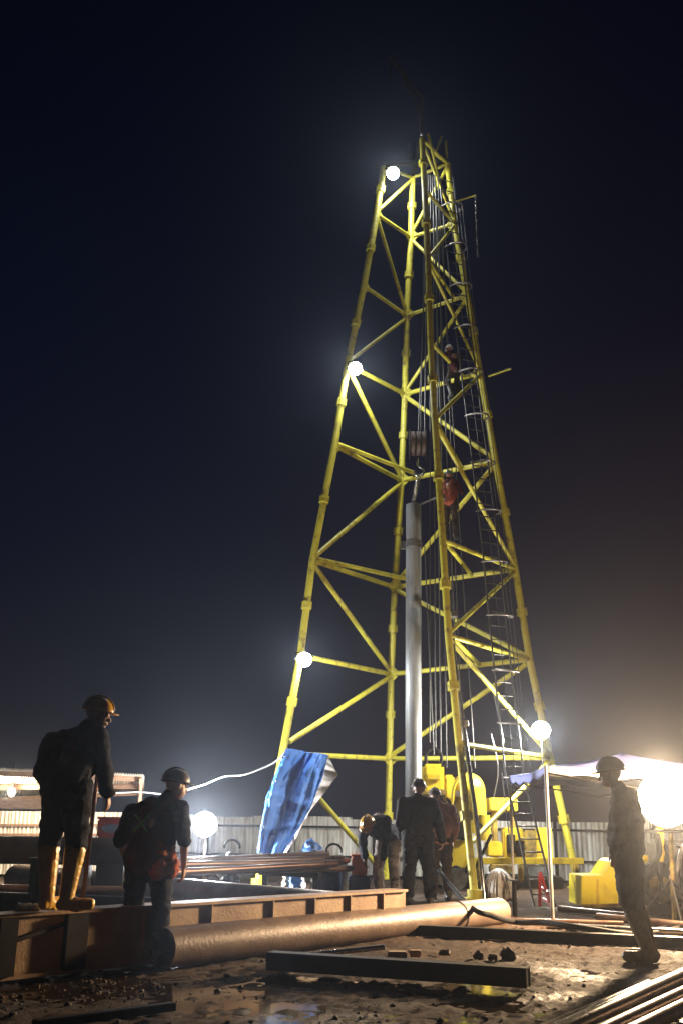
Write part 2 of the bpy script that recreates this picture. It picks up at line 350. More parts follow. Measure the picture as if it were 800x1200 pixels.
for a, b_ in ((top[0], top[3]), (top[1], top[2])): mb.beam(a + V((0, 0, .08)), b_ + V((0, 0, .08)), .08, .1)
mb.build('crown_beam', DARK, derrick)
for k, off in enumerate((-.16, .02, .2)):
    c = tc_ + V((off, 0, .3)); MB().tube(c - V((.03, 0, 0)), c + V((.03, 0, 0)), .22, n=22).tube(c - V((.05, 0, 0)), c + V((.05, 0, 0)), .05, n=10).build('crown_sheave', DARK, derrick)
mb = MB(); pc = NODE[(8, 'C')]; gp1 = at(493, 112, pc.y); gp2 = at(457, 64, pc.y - .3); gp0 = pc - V((0, 0, .4))
mb.path([gp0, pc, gp1], .05); mb.path([gp1 - V((0, 0, .1)), gp2], .045); mb.path([gp1.lerp(gp0, .4), gp1.lerp(gp2, .75)], .025); mb.path([gp2, gp2 - V((0, 0, .7))], .02)
mb.build('gin_pole', DARK, derrick)
mb = MB(); mb.path([top[3] + V((0, 0, -.1)), at(522, 165, top[3].y)], .025); mb.path([top[3], at(505, 178, top[3].y - .3)], .03); mb.path([at(501, 157, 20.5), at(513, 208, 20.9)], .035); mb.path([at(517, 160, 20.9), at(511, 176, 20.9)], .02)
mb.build('crown_stay', YEL, derrick)
for p in (at(493.5, 157, pc.y - .1), at(502, 159, pc.y)):
    MB().sphere(p, .05, nu=10, nv=6).build('pole_cap', CHROME, derrick)
# caged ladder on the right-hand front face
LP_ = [at(638, 1062, 16.7), at(602, 905, 19.0), at(588, 780, 19.9), at(574, 640, 20.15), at(562, 540, 20.4), at(551, 455, 20.6), at(540, 370, 20.8), at(531, 290, 21.0), at(522, 205, 21.1)]
LP_[0].z = 0
ls = V((.36, .16, 0)).normalized() * .2
lad = MB().path([p + ls for p in LP_], .02, 6).build('ladder', ROPE, derrick)
MB().path([p - ls for p in LP_], .02, 6).build('rail', ROPE, lad)
seg = []; tot = 0
for a, b_ in zip(LP_, LP_[1:]): seg.append((tot, a, b_)); tot += (b_ - a).length
def lpos(s_):
    for t0, a, b_ in reversed(seg):
        if s_ >= t0: return a.lerp(b_, min(1, (s_ - t0) / (b_ - a).length)), (b_ - a).normalized()
rm = None
s_ = .25
while s_ < tot:
    p, d = lpos(s_); MB().tube(p - ls, p + ls, .014, n=6).build('rung', ROPE, lad); s_ += .3
s_ = 3.0; nh = V((.16, -.36, 0)).normalized()
while s_ < tot:
    p, d = lpos(s_); pts = []
    for k in range(13):
        t_ = math.pi * k / 12; pts.append(p + ls * (math.cos(t_) * 1.25) + nh * (math.sin(t_) * .42) + V((0, 0, -.05 * math.sin(t_))))
    MB().path(pts, .019, 6).build('hoop', STEEL, lad); s_ += 1.15
for q in (-.8, 0, .8):
    pts = []; s_ = 3.0
    while s_ < tot:
        p, d = lpos(s_); t_ = math.pi / 2 + q; pts.append(p + ls * (math.cos(t_) * 1.25) + nh * (math.sin(t_) * .42) + V((0, 0, -.05))); s_ += 1.15
    MB().path(pts, .008, 5).build('cage_strap', ROPE, lad)
member('outrigger_rod', at(572, 441, 20.9), at(598, 432, 20.5), .022)
member('outrigger_rod', at(534, 236, 21.2), at(557, 229, 21.0), .02)

# ------------------------------------------------------------------ hoisting gear
def rope(p, q, r=.011, label='thin steel wire rope hanging inside the derrick from its crown', g='hoist wire ropes', m=None):
    p = V(p); q = V(q); return single(MB().path([p.lerp(q, k / 6) for k in range(7)], r, 6), 'wire_rope', m or ROPE, label, 'wire rope', q, g)
for (x0, x1, y1, Y) in ((498, 492, 520, 21.0), (500, 497, 520, 21.1), (504, 503, 870, 20.9), (507, 510, 880, 21.2), (510, 516, 890, 21.3), (513, 523, 900, 20.6), (516, 545, 985, 20.9), (502, 489, 522, 21.2), (506, 518, 560, 20.6), (509, 533, 760, 20.8), (512, 556, 900, 20.9)):
    rope(at(x0, 205, Y), at(x1, y1, Y), random.choice([.010, .013, .017]))
for (x0, y0, x1, y1, Y), lb in zip(((497, 640, 508, 885, 20.4), (587, 905, 600, 1010, 20), (632, 850, 642, 990, 20.3), (575, 800, 590, 870, 20)),
                                   ('steel line hanging from beside the grey pipe down to the yellow rotary head', 'short slack line hanging beside the lower part of the caged ladder', 'thin line hanging under the floodlight on the right derrick leg', 'short line hanging just above the lowest girt next to the ladder')):
    rope(at(x0, y0, Y), at(x1, y1, Y), .012, lb, 'low hanging lines')
tb = thing('travelling_block', 'brown hoist block hanging on ropes above the tall grey pipe', 'hoist block', at(489, 520, 21.0))
c = tb.location
for off in (-.12, 0, .12):
    MB().tube(c + V((off - .04, 0, 0)), c + V((off + .04, 0, 0)), .28, n=24).build('sheave', mat('brown_steel', (.06, .03, .02)) if off == -.12 else bpy.data.materials['brown_steel'], tb)
MB().prism([c + V((-.19, -.12, .32)), c + V((-.19, .12, .32)), c + V((-.19, .22, 0)), c + V((-.19, .1, -.36)), c + V((-.19, -.1, -.36)), c + V((-.19, -.22, 0))], (.02, 0, 0)).build('side_plate', DARK, tb)
MB().prism([c + V((.17, -.12, .32)), c + V((.17, .12, .32)), c + V((.17, .22, 0)), c + V((.17, .1, -.36)), c + V((.17, -.1, -.36)), c + V((.17, -.22, 0))], (.02, 0, 0)).build('side_plate', DARK, tb)
hk = MB().path(bez([c + V((0, 0, -.36)), c + V((0, 0, -.52)), c + V((.12, 0, -.62)), c + V((.08, 0, -.76)), c + V((-.06, 0, -.74)), c + V((-.08, 0, -.64))], 6), .03, 8); hk.build('hook', CHROME, tb)
ch = thing('lifting_chain', 'short steel chain between the hoist hook and the tall grey pipe', 'chain', at(484, 590, 20.8))
ca_, cb_ = c + V((.02, 0, -.74)), at(484, 588, 20.8); nlk = 14
for k in range(nlk):
    p = ca_.lerp(cb_, (k + .5) / nlk); hl = (ca_ - cb_).length / nlk * .62; pts = []
    u = V((1, 0, 0)) if k % 2 else V((0, 1, 0))
    for j in range(13):
        t_ = 2 * math.pi * j / 12; pts.append(p + u * math.sin(t_) * .045 + V((0, 0, 1)) * math.cos(t_) * hl)
    MB().path(pts, .012, 6).build('chain_link', CHROME, ch)
pb, pt = at(484, 1006, 20.6), at(484, 592, 20.9)
cp = thing('hanging_casing_pipe', 'thick grey casing pipe hanging upright inside the derrick', 'pipe', (pb.x, pb.y, pb.z))
MB().hollow(pb, pt, .165, .012, 36).build('pipe_body', PIPEG, cp)
d = (pt - pb).normalized()
MB().tube(pt - d * 1.0, pt - d * .86, .185, n=28).build('clamp_band', STEEL, cp)
MB().box(pt - d * .93 + V((-.22, 0, 0)), (.1, .12, .16)).build('clamp_lug', STEEL, cp)
MB().path(bez([pt + V((.1, 0, -.02)), pt + V((.22, -.1, .02)), at(511, 583, 20.2)], 8), .022).build('top_handle', STEEL, cp)
sp = [at(503, 440, 19.75), at(507, 480, 19.6), at(530, 768, 18.75), at(556, 960, 18.2), at(566, 1053, 17.9)]; sp[-1].z = 0
st = thing('standpipe', 'slim bright steel pipe leaning along the front leg of the derrick', 'pipe', sp[-1])
MB().path([p + V((.02, 0, 0)) for p in sp], .042, 12).build('pipe_body', CHROME, st)
for k in (.25, .55, .8):
    p = sp[1].lerp(sp[3], k); dd = (sp[3] - sp[1]).normalized(); MB().tube(p - dd * .05, p + dd * .05, .065, n=12).build('coupling', STEEL, st)
cl = thing('hanging_chain', 'thin bright chain dangling outside the upper right leg of the derrick', 'chain', at(559, 300, 21))
for k in range(16):
    p = at(556.5 + k * .18, 231 + k * 4.6, 21.0); MB().sphere(p, (.022, .022, .05), nu=8, nv=6).build('chain_link', CHROME if k % 3 else ROPE, cl)

# ------------------------------------------------------------------ floodlights
def point_light(loc, w, col, r=.12):
    l = bpy.data.lights.new('lamp_light', 'POINT'); l.energy = w; l.color = col; l.shadow_soft_size = r
    o = bpy.data.objects.new('lamp_light', l); COL.objects.link(o); o.location = loc; return o
def axes(n):
    n = V(n).normalized(); r = n.cross(V((0, 0, 1))).normalized(); u = r.cross(n); return n, r, u
def spot_light(loc, d, w, col, r, cone, blend=.3):
    l = bpy.data.lights.new('lamp_light', 'SPOT'); l.energy = w; l.color = col; l.shadow_soft_size = r; l.spot_size = math.radians(cone); l.spot_blend = blend
    o = bpy.data.objects.new('lamp_light', l); COL.objects.link(o); o.location = loc; o.rotation_euler = V(d).to_track_quat('-Z', 'Y').to_euler(); return o
def floodlight(p, n, w, label, hw=.2, col=(.93, .97, 1.0), mount=None, lens=LENS_C, group='floodlights on the derrick', aim=(.38, .65, -.65), wf=45):
    """twin lamp head: one towards the yard, and an added smaller one hidden behind it that lights the derrick"""
    p = V(p); fl = thing('floodlight', label, 'floodlight', p, group)
    for q, nn_, h_ in ((p, V(n), hw), (p + (p - EYE).normalized() * .34, V(aim), hw * .55)):
        n_, r, u = axes(nn_); R = Matrix((r, n_, u)).transposed()
        hs = MB().tube(q - n_ * .12, q - n_ * .02, h_ * .6, h_, n=24).build('lamp_housing', DARK, fl)
        for k in range(5): MB().box(q - n_ * .13 + r * ((k - 2) * h_ * .22), (.012, .08, h_ * 1.0), R).build('cooling_fin', DARK, hs)
        MB().tube(q - n_ * .018, q + n_ * .004, h_ * .97, n=24).build('lens', lens, hs)
        MB().path([q + r * (h_ + .03), q + r * (h_ + .03) - n_ * .2, q - r * (h_ + .03) - n_ * .2, q - r * (h_ + .03)], .014, 6).build('bracket', DARK, hs)
        if nn_ == V(n): spot_light(q + n_ * .03, n_, 230, col, hw * .8, 100, .5); point_light(q + n_ * .12, wf, col, .08)
        else: spot_light(q + n_ * .03, nn_, w, col, .08, 150)  # added head, out of view behind the first, to light the derrick members
    if mount: MB().tube(p, mount, .02, n=8).build('mounting_arm', DARK, fl)
    return fl
COOL = (.90, .95, 1.0)
floodlight(at(460, 203, 20.6), (0, -.88, -.47), 500, 'topmost glowing floodlight beside the head of the left leg of the derrick', .155, COOL, NODE[(8, 'A')])
floodlight(at(416, 432, 20.35), (0, -.88, -.47), 500, 'middle glowing floodlight of the three on the left leg of the derrick', .155, COOL, NODE[(5, 'A')])
floodlight(at(356.5, 773, 20.3), (0, -.88, -.47), 500, 'lowest glowing floodlight of the three on the left leg of the derrick', .155, COOL, NODE[(2, 'A')])
floodlight(at(633, 856, 20.3), (-.1, -.9, -.4), 1000, 'glowing floodlight low on the right leg of the derrick above the canopy', .19, (1, .96, .88), NODE[(1, 'D')].lerp(NODE[(2, 'D')], .25), aim=(-.75, .25, -.5), wf=850)
def light_stand(p, label, n, w, col, hw, lens, nl=1, r=.14):
    p = V(p); base = V((p.x, p.y, 0)); ls_ = thing('work_light', label, 'work light', base); n, rr_, u = axes(n)
    MB().path([base + V((0, 0, .02)), V((p.x, p.y, 0)) + V((0, 0, p.z - (.45 if nl > 1 else .2))) - n * .2], .03, 10).build('stand_pole', YDIRT if nl > 1 else DARK, ls_)
    for k in range(3):
        a = k * 2.1 + .4; MB().path([base + V((0, 0, .55)), base + V((math.cos(a) * .5, math.sin(a) * .5, .02))], .018, 8).build('leg', DARK, ls_)
    offs = [(0, 0)]
    R = Matrix((rr_, n, u)).transposed()
    for ox, oz in offs:
        q = p + rr_ * ox * hw * .86 + u * oz * hw * .86 - n * (.03 if ox * oz > 0 else 0)
        hh = MB().tube(q - n * .18, q - n * .02, hw * .6, hw, n=28).build('lamp_housing', DARK, ls_)
        MB().tube(q - n * .018, q + n * .006, hw * .97, n=28).build('lens', lens, hh)
    if nl > 1: MB().path([p + rr_ * (hw + .05) - u * 0, p + rr_ * (hw + .05) - n * .1 - u * (hw + .05), p - rr_ * (hw + .05) - n * .1 - u * (hw + .05), p - rr_ * (hw + .05)], .02, 8).build('bracket', DARK, ls_)
    if nl == 1: point_light(p + n * .22, w, col, r)
    else: spot_light(p + n * .36, n, w, col, r, 165, .2); point_light(p + n * .1 + V((0, 0, .42)), w * .30, col, .06)  # the point is an added fill above the lamp for canopy, tank and machine
    return ls_
light_stand(at(240, 966, 19.6), 'dazzling white work light behind the man in the red vest', (-.05, -.85, -.05), 2300, (.97, .98, 1.0), .23, LENS_C, 1, .2)
light_stand(at(778, 937, 13.75), 'huge dazzling warm work light behind the man at the right edge', (-.5, -.85, -.1), 3100, (1.0, .68, .39), .36, LENS_W, 4, .17)

# ------------------------------------------------------------------ people
def capsule(mb, a, b_, r0, r1=None, n=12):
    r1 = r0 if r1 is None else r1; a = V(a); b_ = V(b_)
    if (b_ - a).length > 1e-4: mb.tube(a, b_, r0, r1, n, caps=True)
    mb.sphere(a, r0, nu=n, nv=8); mb.sphere(b_, r1, nu=n, nv=8)
def remesh(mb, name, m, parent, voxel, smooth=3, wrinkle=0.0, wscale=14.0, fac=.5):
    me = mb.mesh(name + '_src'); o = bpy.data.objects.new(name + '_src', me); COL.objects.link(o)
    q = o.modifiers.new('r', 'REMESH'); q.mode = 'VOXEL'; q.voxel_size = voxel; q.use_smooth_shade = True
    if smooth: q = o.modifiers.new('s', 'SMOOTH'); q.iterations = smooth; q.factor = fac
    dg = bpy.context.evaluated_depsgraph_get(); dg.update(); nm = bpy.data.meshes.new_from_object(o.evaluated_get(dg)); nm.name = name
    bpy.data.objects.remove(o); bpy.data.meshes.remove(me)
    if wrinkle:
        nm.update(); k = len(nm.vertices); cs = np.empty(k * 3); ns = np.empty(k * 3); nm.vertices.foreach_get('co', cs); nm.vertices.foreach_get('normal', ns)
        cs = cs.reshape(-1, 3); ns = ns.reshape(-1, 3)
        w = np.array([noise.noise(V((c[0] * wscale, c[1] * wscale, c[2] * wscale * 1.8))) + .5 * noise.noise(V((c[0] * wscale * 2.3 + 9, c[1] * wscale * 2.3, c[2] * wscale * 4))) for c in cs])
        cs += ns * (w * wrinkle)[:, None]; nm.vertices.foreach_set('co', cs.ravel()); nm.update()
    nm.materials.clear(); nm.materials.append(m); nm.polygons.foreach_set('use_smooth', [True] * len(nm.polygons))
    ob = bpy.data.objects.new(name, nm); COL.objects.link(ob); ob.parent = parent; return ob
DEF = dict(pelvis=(0, 0, .95), waist=(0, .0, 1.08), chest=(0, 0, 1.28), neck=(0, 0, 1.45), head=(0, .025, 1.60),
           ls=(-.185, 0, 1.40), le=(-.235, -.02, 1.12), lw=(-.25, .05, .87), rs=(.185, 0, 1.40), re=(.235, -.02, 1.12), rw=(.25, .05, .87),
           lh=(-.095, 0, .92), lk=(-.11, .03, .50), la=(-.12, -.01, .10), rh=(.095, 0, .92), rk=(.11, .03, .50), ra=(.12, -.01, .10),
           lt=(-.14, .17, .035), rt=(.14, .17, .035), look=(0, 1, 0), lhd=(0, .1, -1), rhd=(0, .1, -1))
def person(label, loc, rz, pose, jacket, trousers, boots, helmet, scale=1.0, sleeve=1.0, boot_h=.34, bulk=1.0, curl=.9, vox=.012, vest=None, group=None, tuck=False):
    P = {k: V(v_) for k, v_ in {**DEF, **pose}.items()}
    root = thing('person', label, 'person', loc, group, rz); root.scale = (scale,) * 3
    look = P['look'].normalized(); hr = look.cross(V((0, 0, 1))); hr = hr.normalized() if hr.length > .05 else V((1, 0, 0)); hu = hr.cross(look)
    HR = Matrix((hr, look, hu)).transposed(); hd = P['head']; hp = lambda x, y, z: hd + HR @ V((x, y, z))
    b_ = MB()
    b_.sphere(hp(0, -.012, .025), (.078, .098, .09), HR); b_.sphere(hp(0, .02, -.03), (.062, .075, .085), HR); b_.sphere(hp(0, .045, -.075), (.036, .04, .032), HR)
    capsule(b_, hp(0, .088, .01), hp(0, .108, -.03), .009, .014); b_.sphere(hp(0, .09, -.062), (.026, .012, .009), HR)
    capsule(b_, hp(-.035, .083, .028), hp(.035, .083, .028), .01)
    for s_ in (-1, 1):
        b_.sphere(hp(s_ * .08, -.005, -.005), (.012, .022, .034), HR); b_.sphere(hp(s_ * .03, .085, .006), .012)
    capsule(b_, P['neck'] - V((0, 0, .04)), hp(0, -.015, -.06), .06, .053)
    capsule(b_, P['pelvis'], P['waist'], .12, .115); capsule(b_, P['waist'], P['chest'], .115, .135); capsule(b_, P['chest'], P['neck'], .12, .06)
    for a, c_, k in (('ls', 'le', 'lw'), ('rs', 're', 'rw')):
        capsule(b_, P['chest'] + (P[a] - P['chest']) * .4, P[a], .09, .062); capsule(b_, P[a], P[c_], .052, .042); capsule(b_, P[c_], P[k], .041, .028)
    for a, c_, k, tt in (('lh', 'lk', 'la', 'lt'), ('rh', 'rk', 'ra', 'rt')):
        capsule(b_, P['pelvis'], P[a], .11, .09); capsule(b_, P[a], P[c_], .085, .055); capsule(b_, P[c_], P[k], .055, .038); capsule(b_, P[k], P[tt], .038, .03)
    for s_, w_, e_, hdv in ((-1, 'lw', 'le', 'lhd'), (1, 'rw', 're', 'rhd')):
        w = P[w_]; dr = ((w - P[e_]).normalized() * .6 + P[hdv].normalized() * .4).normalized(); side = V((0, 1, 0)) - dr * dr.y
        side = side.normalized() if side.length > .1 else V((0, 0, 1)); nrm = dr.cross(side).normalized() * (-s_)
        if nrm.dot(V((-s_, 0, 0))) < 0: nrm = -nrm
        for k in range(4):
            o_ = side * (.030 - k * .020); L_ = (.075, .083, .078, .062)[k]; kn = w + dr * .088 + o_
            capsule(b_, w + o_ * .5 + dr * .01, kn, .015, .0115, 8)
            p1 = kn + (dr * math.cos(curl * .5) + nrm * math.sin(curl * .5)) * L_ * .5; p2 = p1 + (dr * math.cos(curl * 1.2) + nrm * math.sin(curl * 1.2)) * L_ * .32; p3 = p2 + (dr * math.cos(curl * 1.8) + nrm * math.sin(curl * 1.8)) * L_ * .25
            capsule(b_, kn, p1, .0105, .0095, 8); capsule(b_, p1, p2, .0095, .0085, 8); capsule(b_, p2, p3, .0085, .0075, 8)
        t0 = w + side * .024 + dr * .025; t1 = t0 + side * .028 + dr * .03 + nrm * .015; t2 = t1 + dr * .034 + nrm * .018
        capsule(b_, t0, t1, .014, .011, 8); capsule(b_, t1, t2, .011, .009, 8)
    remesh(b_, 'body', SKIN, root, .0075 if vox < .014 else .011, 1, fac=.3)
    # trousers
    t_ = MB(); capsule(t_, P['lh'] + V((0, 0, .02)), P['rh'] + V((0, 0, .02)), .118 * bulk); capsule(t_, P['pelvis'], P['waist'] - V((0, 0, .03)), .13 * bulk, .125 * bulk)
    for a, c_, k in (('lh', 'lk', 'la'), ('rh', 'rk', 'ra')):
        capsule(t_, P[a], P[c_], .108 * bulk, .078 * bulk); capsule(t_, P[c_], P[c_].lerp(P[k], .18 if tuck else .80), .076 * bulk, .068 * bulk)
    remesh(t_, 'trousers', trousers, root, vox, 6, .016, 8)
    # jacket
    j = MB(); pw = P['waist']; pc_ = P['chest']; ax = (P['rs'] - P['ls']).normalized()
    capsule(j, P['pelvis'] - ax * .05 + (pw - P['pelvis']) * .1, P['pelvis'] + ax * .05 + (pw - P['pelvis']) * .1, .132 * bulk); capsule(j, P['pelvis'].lerp(pw, .3) - ax * .05, pc_ - ax * .065 - V((0, 0, .09)), .130 * bulk, .125 * bulk); capsule(j, P['pelvis'].lerp(pw, .3) + ax * .05, pc_ + ax * .065 - V((0, 0, .09)), .130 * bulk, .125 * bulk)
    capsule(j, pc_ - ax * .05 - V((0, 0, .08)), P['ls'].lerp(P['neck'], .35), .12 * bulk, .075); capsule(j, pc_ + ax * .05 - V((0, 0, .08)), P['rs'].lerp(P['neck'], .35), .12 * bulk, .075)
    capsule(j, pc_, P['neck'], .12 * bulk, .078); capsule(j, P['neck'] - V((0, 0, .02)), P['neck'].lerp(hp(0, -.015, -.06), .35), .078, .072)
    for a, c_, k in (('ls', 'le', 'lw'), ('rs', 're', 'rw')):
        capsule(j, P['neck'] - V((0, 0, .03)), P[a] + V((0, 0, -.005)), .075, .082); capsule(j, pc_.lerp(P[a], .55), P[a], .095, .080); capsule(j, P[a], P[c_], .078 * bulk, .063 * bulk)
        if sleeve > .5: capsule(j, P[c_], P[c_].lerp(P[k], .93), .062 * bulk, .05 * bulk)
        else: capsule(j, P[c_], P[c_].lerp(P[k], .05), .06, .06)
    jk = remesh(j, 'jacket', jacket, root, vox, 6, .018, 7.5)
    if vest:
        vv = MB(); capsule(vv, P['pelvis'] - ax * .05, pc_ - ax * .065 - V((0, 0, .08)), .146 * bulk, .138 * bulk); capsule(vv, P['pelvis'] + ax * .05, pc_ + ax * .065 - V((0, 0, .08)), .146 * bulk, .138 * bulk); capsule(vv, pc_ - ax * .05, P['ls'].lerp(P['neck'], .55), .13 * bulk, .088); capsule(vv, pc_ + ax * .05, P['rs'].lerp(P['neck'], .55), .13 * bulk, .088)
        remesh(vv, 'vest', vest, root, vox, 8, .008, 6)
    for a, c_, k in (('la', 'lk', 'lt'), ('ra', 'rk', 'rt')):
        bt = MB(); up_ = (P[c_] - P[a]).normalized(); capsule(bt, P[a] + V((0, 0, -.02)), P[a] + up_ * (boot_h - .1), .058, .088 if tuck else .076); capsule(bt, P[a] + V((0, -.0, -.045)), P[k] + V((0, 0, .018)), .052, .047)
        hl_ = (P[a] - P[k]); hl_.z = 0; hl_ = hl_.normalized() * .035; capsule(bt, P[a] + hl_ + V((0, 0, -.05)), P[a] + V((0, 0, -.03)), .045, .05)
        bt.box(P[a].lerp(P[k], .5) + V((0, 0, -.055)), (.07, .07, .03))
        remesh(bt, 'boot', boots, root, .009, 2, .003, 20)
    if helmet:
        hm = MB(); nu, nv = 28, 9; vs = []
        for jv in range(nv + 1):
            t2_ = math.pi / 2 * jv / nv
            for i in range(nu):
                g_ = 2 * math.pi * i / nu; rid = .006 if abs(math.cos(g_)) < .12 else 0
                vs.append(hp((.104 + rid) * math.sin(t2_) * math.cos(g_), -.01 + .132 * math.sin(t2_) * math.sin(g_), .035 + (.122 + rid) * math.cos(t2_)))
        fs = [(q * nu + i, (q + 1) * nu + i, (q + 1) * nu + (i + 1) % nu, q * nu + (i + 1) % nu) for q in range(nv) for i in range(nu)]
        hm.add(vs, fs, True); hs = hm.build('helmet', helmet, root, org=(0, 0, 0))
        br = MB(); vs = []
        for rr_, zz in ((.98, .037), (1.07, .028)):
            for i in range(nu):
                g_ = 2 * math.pi * i / nu; fx = 1.0 + (.30 if math.sin(g_) > .3 else 0) * (rr_ > 1.01) * math.sin(g_)
                vs.append(hp(.108 * rr_ * math.cos(g_), -.01 + .132 * rr_ * fx * math.sin(g_), zz))
        br.add(vs, [(i, (i + 1) % nu, nu + (i + 1) % nu, nu + i) for i in range(nu)], True); br.build('helmet_brim', helmet, hs, org=(0, 0, 0), solid=.006)
        rg = MB(); rg.path([hp(0, -.01 + .133 * math.sin(a), .036 + .127 * math.cos(a)) for a in np.linspace(-1.4, 1.4, 15)], .009, 6); rg.build('helmet_ridge', helmet, hs, org=(0, 0, 0))
    else:
        hh = MB(); hh.sphere(hp(0, -.02, .035), (.088, .106, .092), HR); remesh(hh, 'hair', HAIR, root, .012, 1, .006, 40)
    return root, hp, HR
D2 = math.radians
# man standing on the girder, back to us, head turned right
GA, GB = V((-2.56, 8.19, 0)), V((.71, 11.95, 0)); gdir = (GB - GA).normalized(); gper = V((-gdir.y, gdir.x, 0))   # perp pointing away from us (left-far)
p1 = gr(68, 1065, .52)
person('man in yellow helmet and yellow boots standing on the steel girder with a pole', (p1.x, p1.y, .505), D2(-12),
       dict(pelvis=(-.02, -.03, .93), waist=(-.02, -.02, 1.06), chest=(.0, .04, 1.26), neck=(.07, .09, 1.42), head=(.14, .14, 1.55), look=(1, .25, -.18),
            ls=(-.19, .0, 1.31), le=(-.25, .0, 1.06), lw=(-.22, .16, .90), rs=(.19, .06, 1.37), re=(.23, .14, 1.12), rw=(.235, .25, .90),
            lk=(-.14, .02, .50), la=(-.10, -.0, .10), lt=(-.07, .17, .035), rh=(.08, 0, .92), rk=(.09, .04, .50), ra=(.08, -.03, .10), rt=(.24, .06, .035)),
       NAVY, NAVY, BOOTY, HELY, .985, boot_h=.46, bulk=1.16, tuck=True)
pole_b = gr(97, 1058, .52); pole_t = at(117, 885, pole_b.y + .15)
single(MB().path([pole_b, pole_b.lerp(pole_t, .5), pole_t], .019, 10), 'wooden_pole', mat('reddish_wood', (.38, .17, .10), (.24, .1, .06), .6), 'reddish wooden pole held upright by the man on the girder', 'pole', pole_b)
# man in the red vest
p2 = gr(166, 1133)
r2, hp2, _ = person('man in dark red and orange vest with green cross, back turned, by the casing pipe', (p2.x, p2.y, 0.0), D2(-8),
       dict(pelvis=(.0, -.02, .90), waist=(.01, .0, 1.03), chest=(.02, .06, 1.22), neck=(.10, .10, 1.38), head=(.17, .14, 1.51), look=(.75, .6, -.1),
            ls=(-.19, .03, 1.27), le=(-.27, .0, 1.03), lw=(-.23, .10, .84), rs=(.23, .08, 1.31), re=(.30, .05, 1.05), rw=(.29, .12, .82),
            lh=(-.1, 0, .88), lk=(-.12, .03, .48), la=(-.10, -.02, .10), lt=(-.10, .17, .035), rh=(.1, 0, .88), rk=(.13, .05, .48), ra=(.12, .10, .10), rt=(.16, .28, .035)),
       NAVY, NAVY, BOOTK, HELD, .99, boot_h=.30, bulk=1.12, vest=REDC, sleeve=.4)
for s_ in (-1, 1):                                        # green X on the back, orange flaps at the hip
    mb = MB(); c = V((-.045, -.105, 1.18)); mb.grid(lambda u, v_: c + V(((u - .5) * .13 * s_ + (v_ - .5) * .015, -.012 * abs(u - .5) + (u - .5) ** 2 * .3 * 0 - .012, (u - .5) * .15 - (v_ - .5) * .015 * s_)), 8, 2)
    mb.build('cross_stripe', GREENP, r2, org=(0, 0, 0), solid=.01)
mb = MB(); capsule(mb, (.10, -.06, .98), (.12, -.05, .80), .085, .10); capsule(mb, (.17, 0, .95), (.20, .0, .80), .07, .085); remesh(mb, 'vest_flap', ORGC, r2, .012, 3, .02, 14)
# middle worker with his back to us
p3 = gr(490, 1063)
person('dark clothed worker in a hard hat seen from behind beside the hanging pipe', (p3.x, p3.y, 0), D2(-4),
       dict(ls=(-.20, 0, 1.40), le=(-.25, .0, 1.12), lw=(-.22, .12, .92), rs=(.20, 0, 1.40), re=(.30, -.02, 1.13), rw=(.34, .05, .90), head=(.02, .03, 1.60), lk=(-.13, .03, .5), la=(-.15, 0, .1), lt=(-.18, .17, .035), rk=(.14, .03, .5), ra=(.17, .0, .1), rt=(.2, .17, .035)),
       BLKC, BLKC, BOOTK, HELD, 1.08, bulk=1.28)
p4 = gr(516, 1056)
person('worker in dusty pink shirt half hidden behind the dark clothed worker', (p4.x, p4.y, 0), D2(8),
       dict(rw=(.26, .12, .92), re=(.26, .0, 1.14), head=(-.06, .06, 1.58)), PINKC, BRNC, BOOTK, HELD, 1.04, bulk=1.15)
p5 = gr(452, 1056)
person('stooping worker in a yellow helmet bending over beside the girder', (p5.x, p5.y, 0), D2(150),
       dict(pelvis=(0, -.12, .92), waist=(0, .04, 1.04), chest=(0, .24, 1.14), neck=(.02, .40, 1.13), head=(.03, .53, 1.08), look=(0, .75, -.7),
            ls=(-.17, .32, 1.15), le=(-.2, .36, .86), lw=(-.16, .42, .62), rs=(.17, .32, 1.15), re=(.2, .38, .86), rw=(.12, .46, .62), lh=(-.1, -.12, .9), rh=(.1, -.12, .9), lk=(-.12, -.02, .5), rk=(.12, .02, .5), la=(-.12, -.08, .1), ra=(.12, -.02, .1)),
       NAVY, mat('grey_work_trousers', (.22, .19, .17), (.14, .12, .11), .8), BOOTK, HELY, 1.08, bulk=1.1)
# man on the right, side on, facing left
p6 = gr(745, 1127)
person('man standing side on in front of the huge work light at the right', (p6.x, p6.y, 0), D2(72),
       dict(pelvis=(0, .02, .96), waist=(0, .03, 1.09), chest=(0, .0, 1.30), neck=(0, .05, 1.46), head=(0, .12, 1.60), look=(.15, 1, -.12), ls=(-.18, .02, 1.41), le=(-.2, .04, 1.14), lw=(-.18, .10, .92), rs=(.18, -.02, 1.41), re=(.2, -.05, 1.13), rw=(.19, .0, .90),
            lh=(-.09, .02, .93), lk=(-.09, .02, .50), la=(-.09, -.12, .10), lt=(-.09, .07, .035), rk=(.09, -.02, .5), ra=(.10, -.13, .10), rt=(.10, .05, .035), rh=(.09, .0, .93)),
       BRNC, BRNC, BOOTG, HELD, 1.05, boot_h=.42, bulk=1.22, tuck=True)
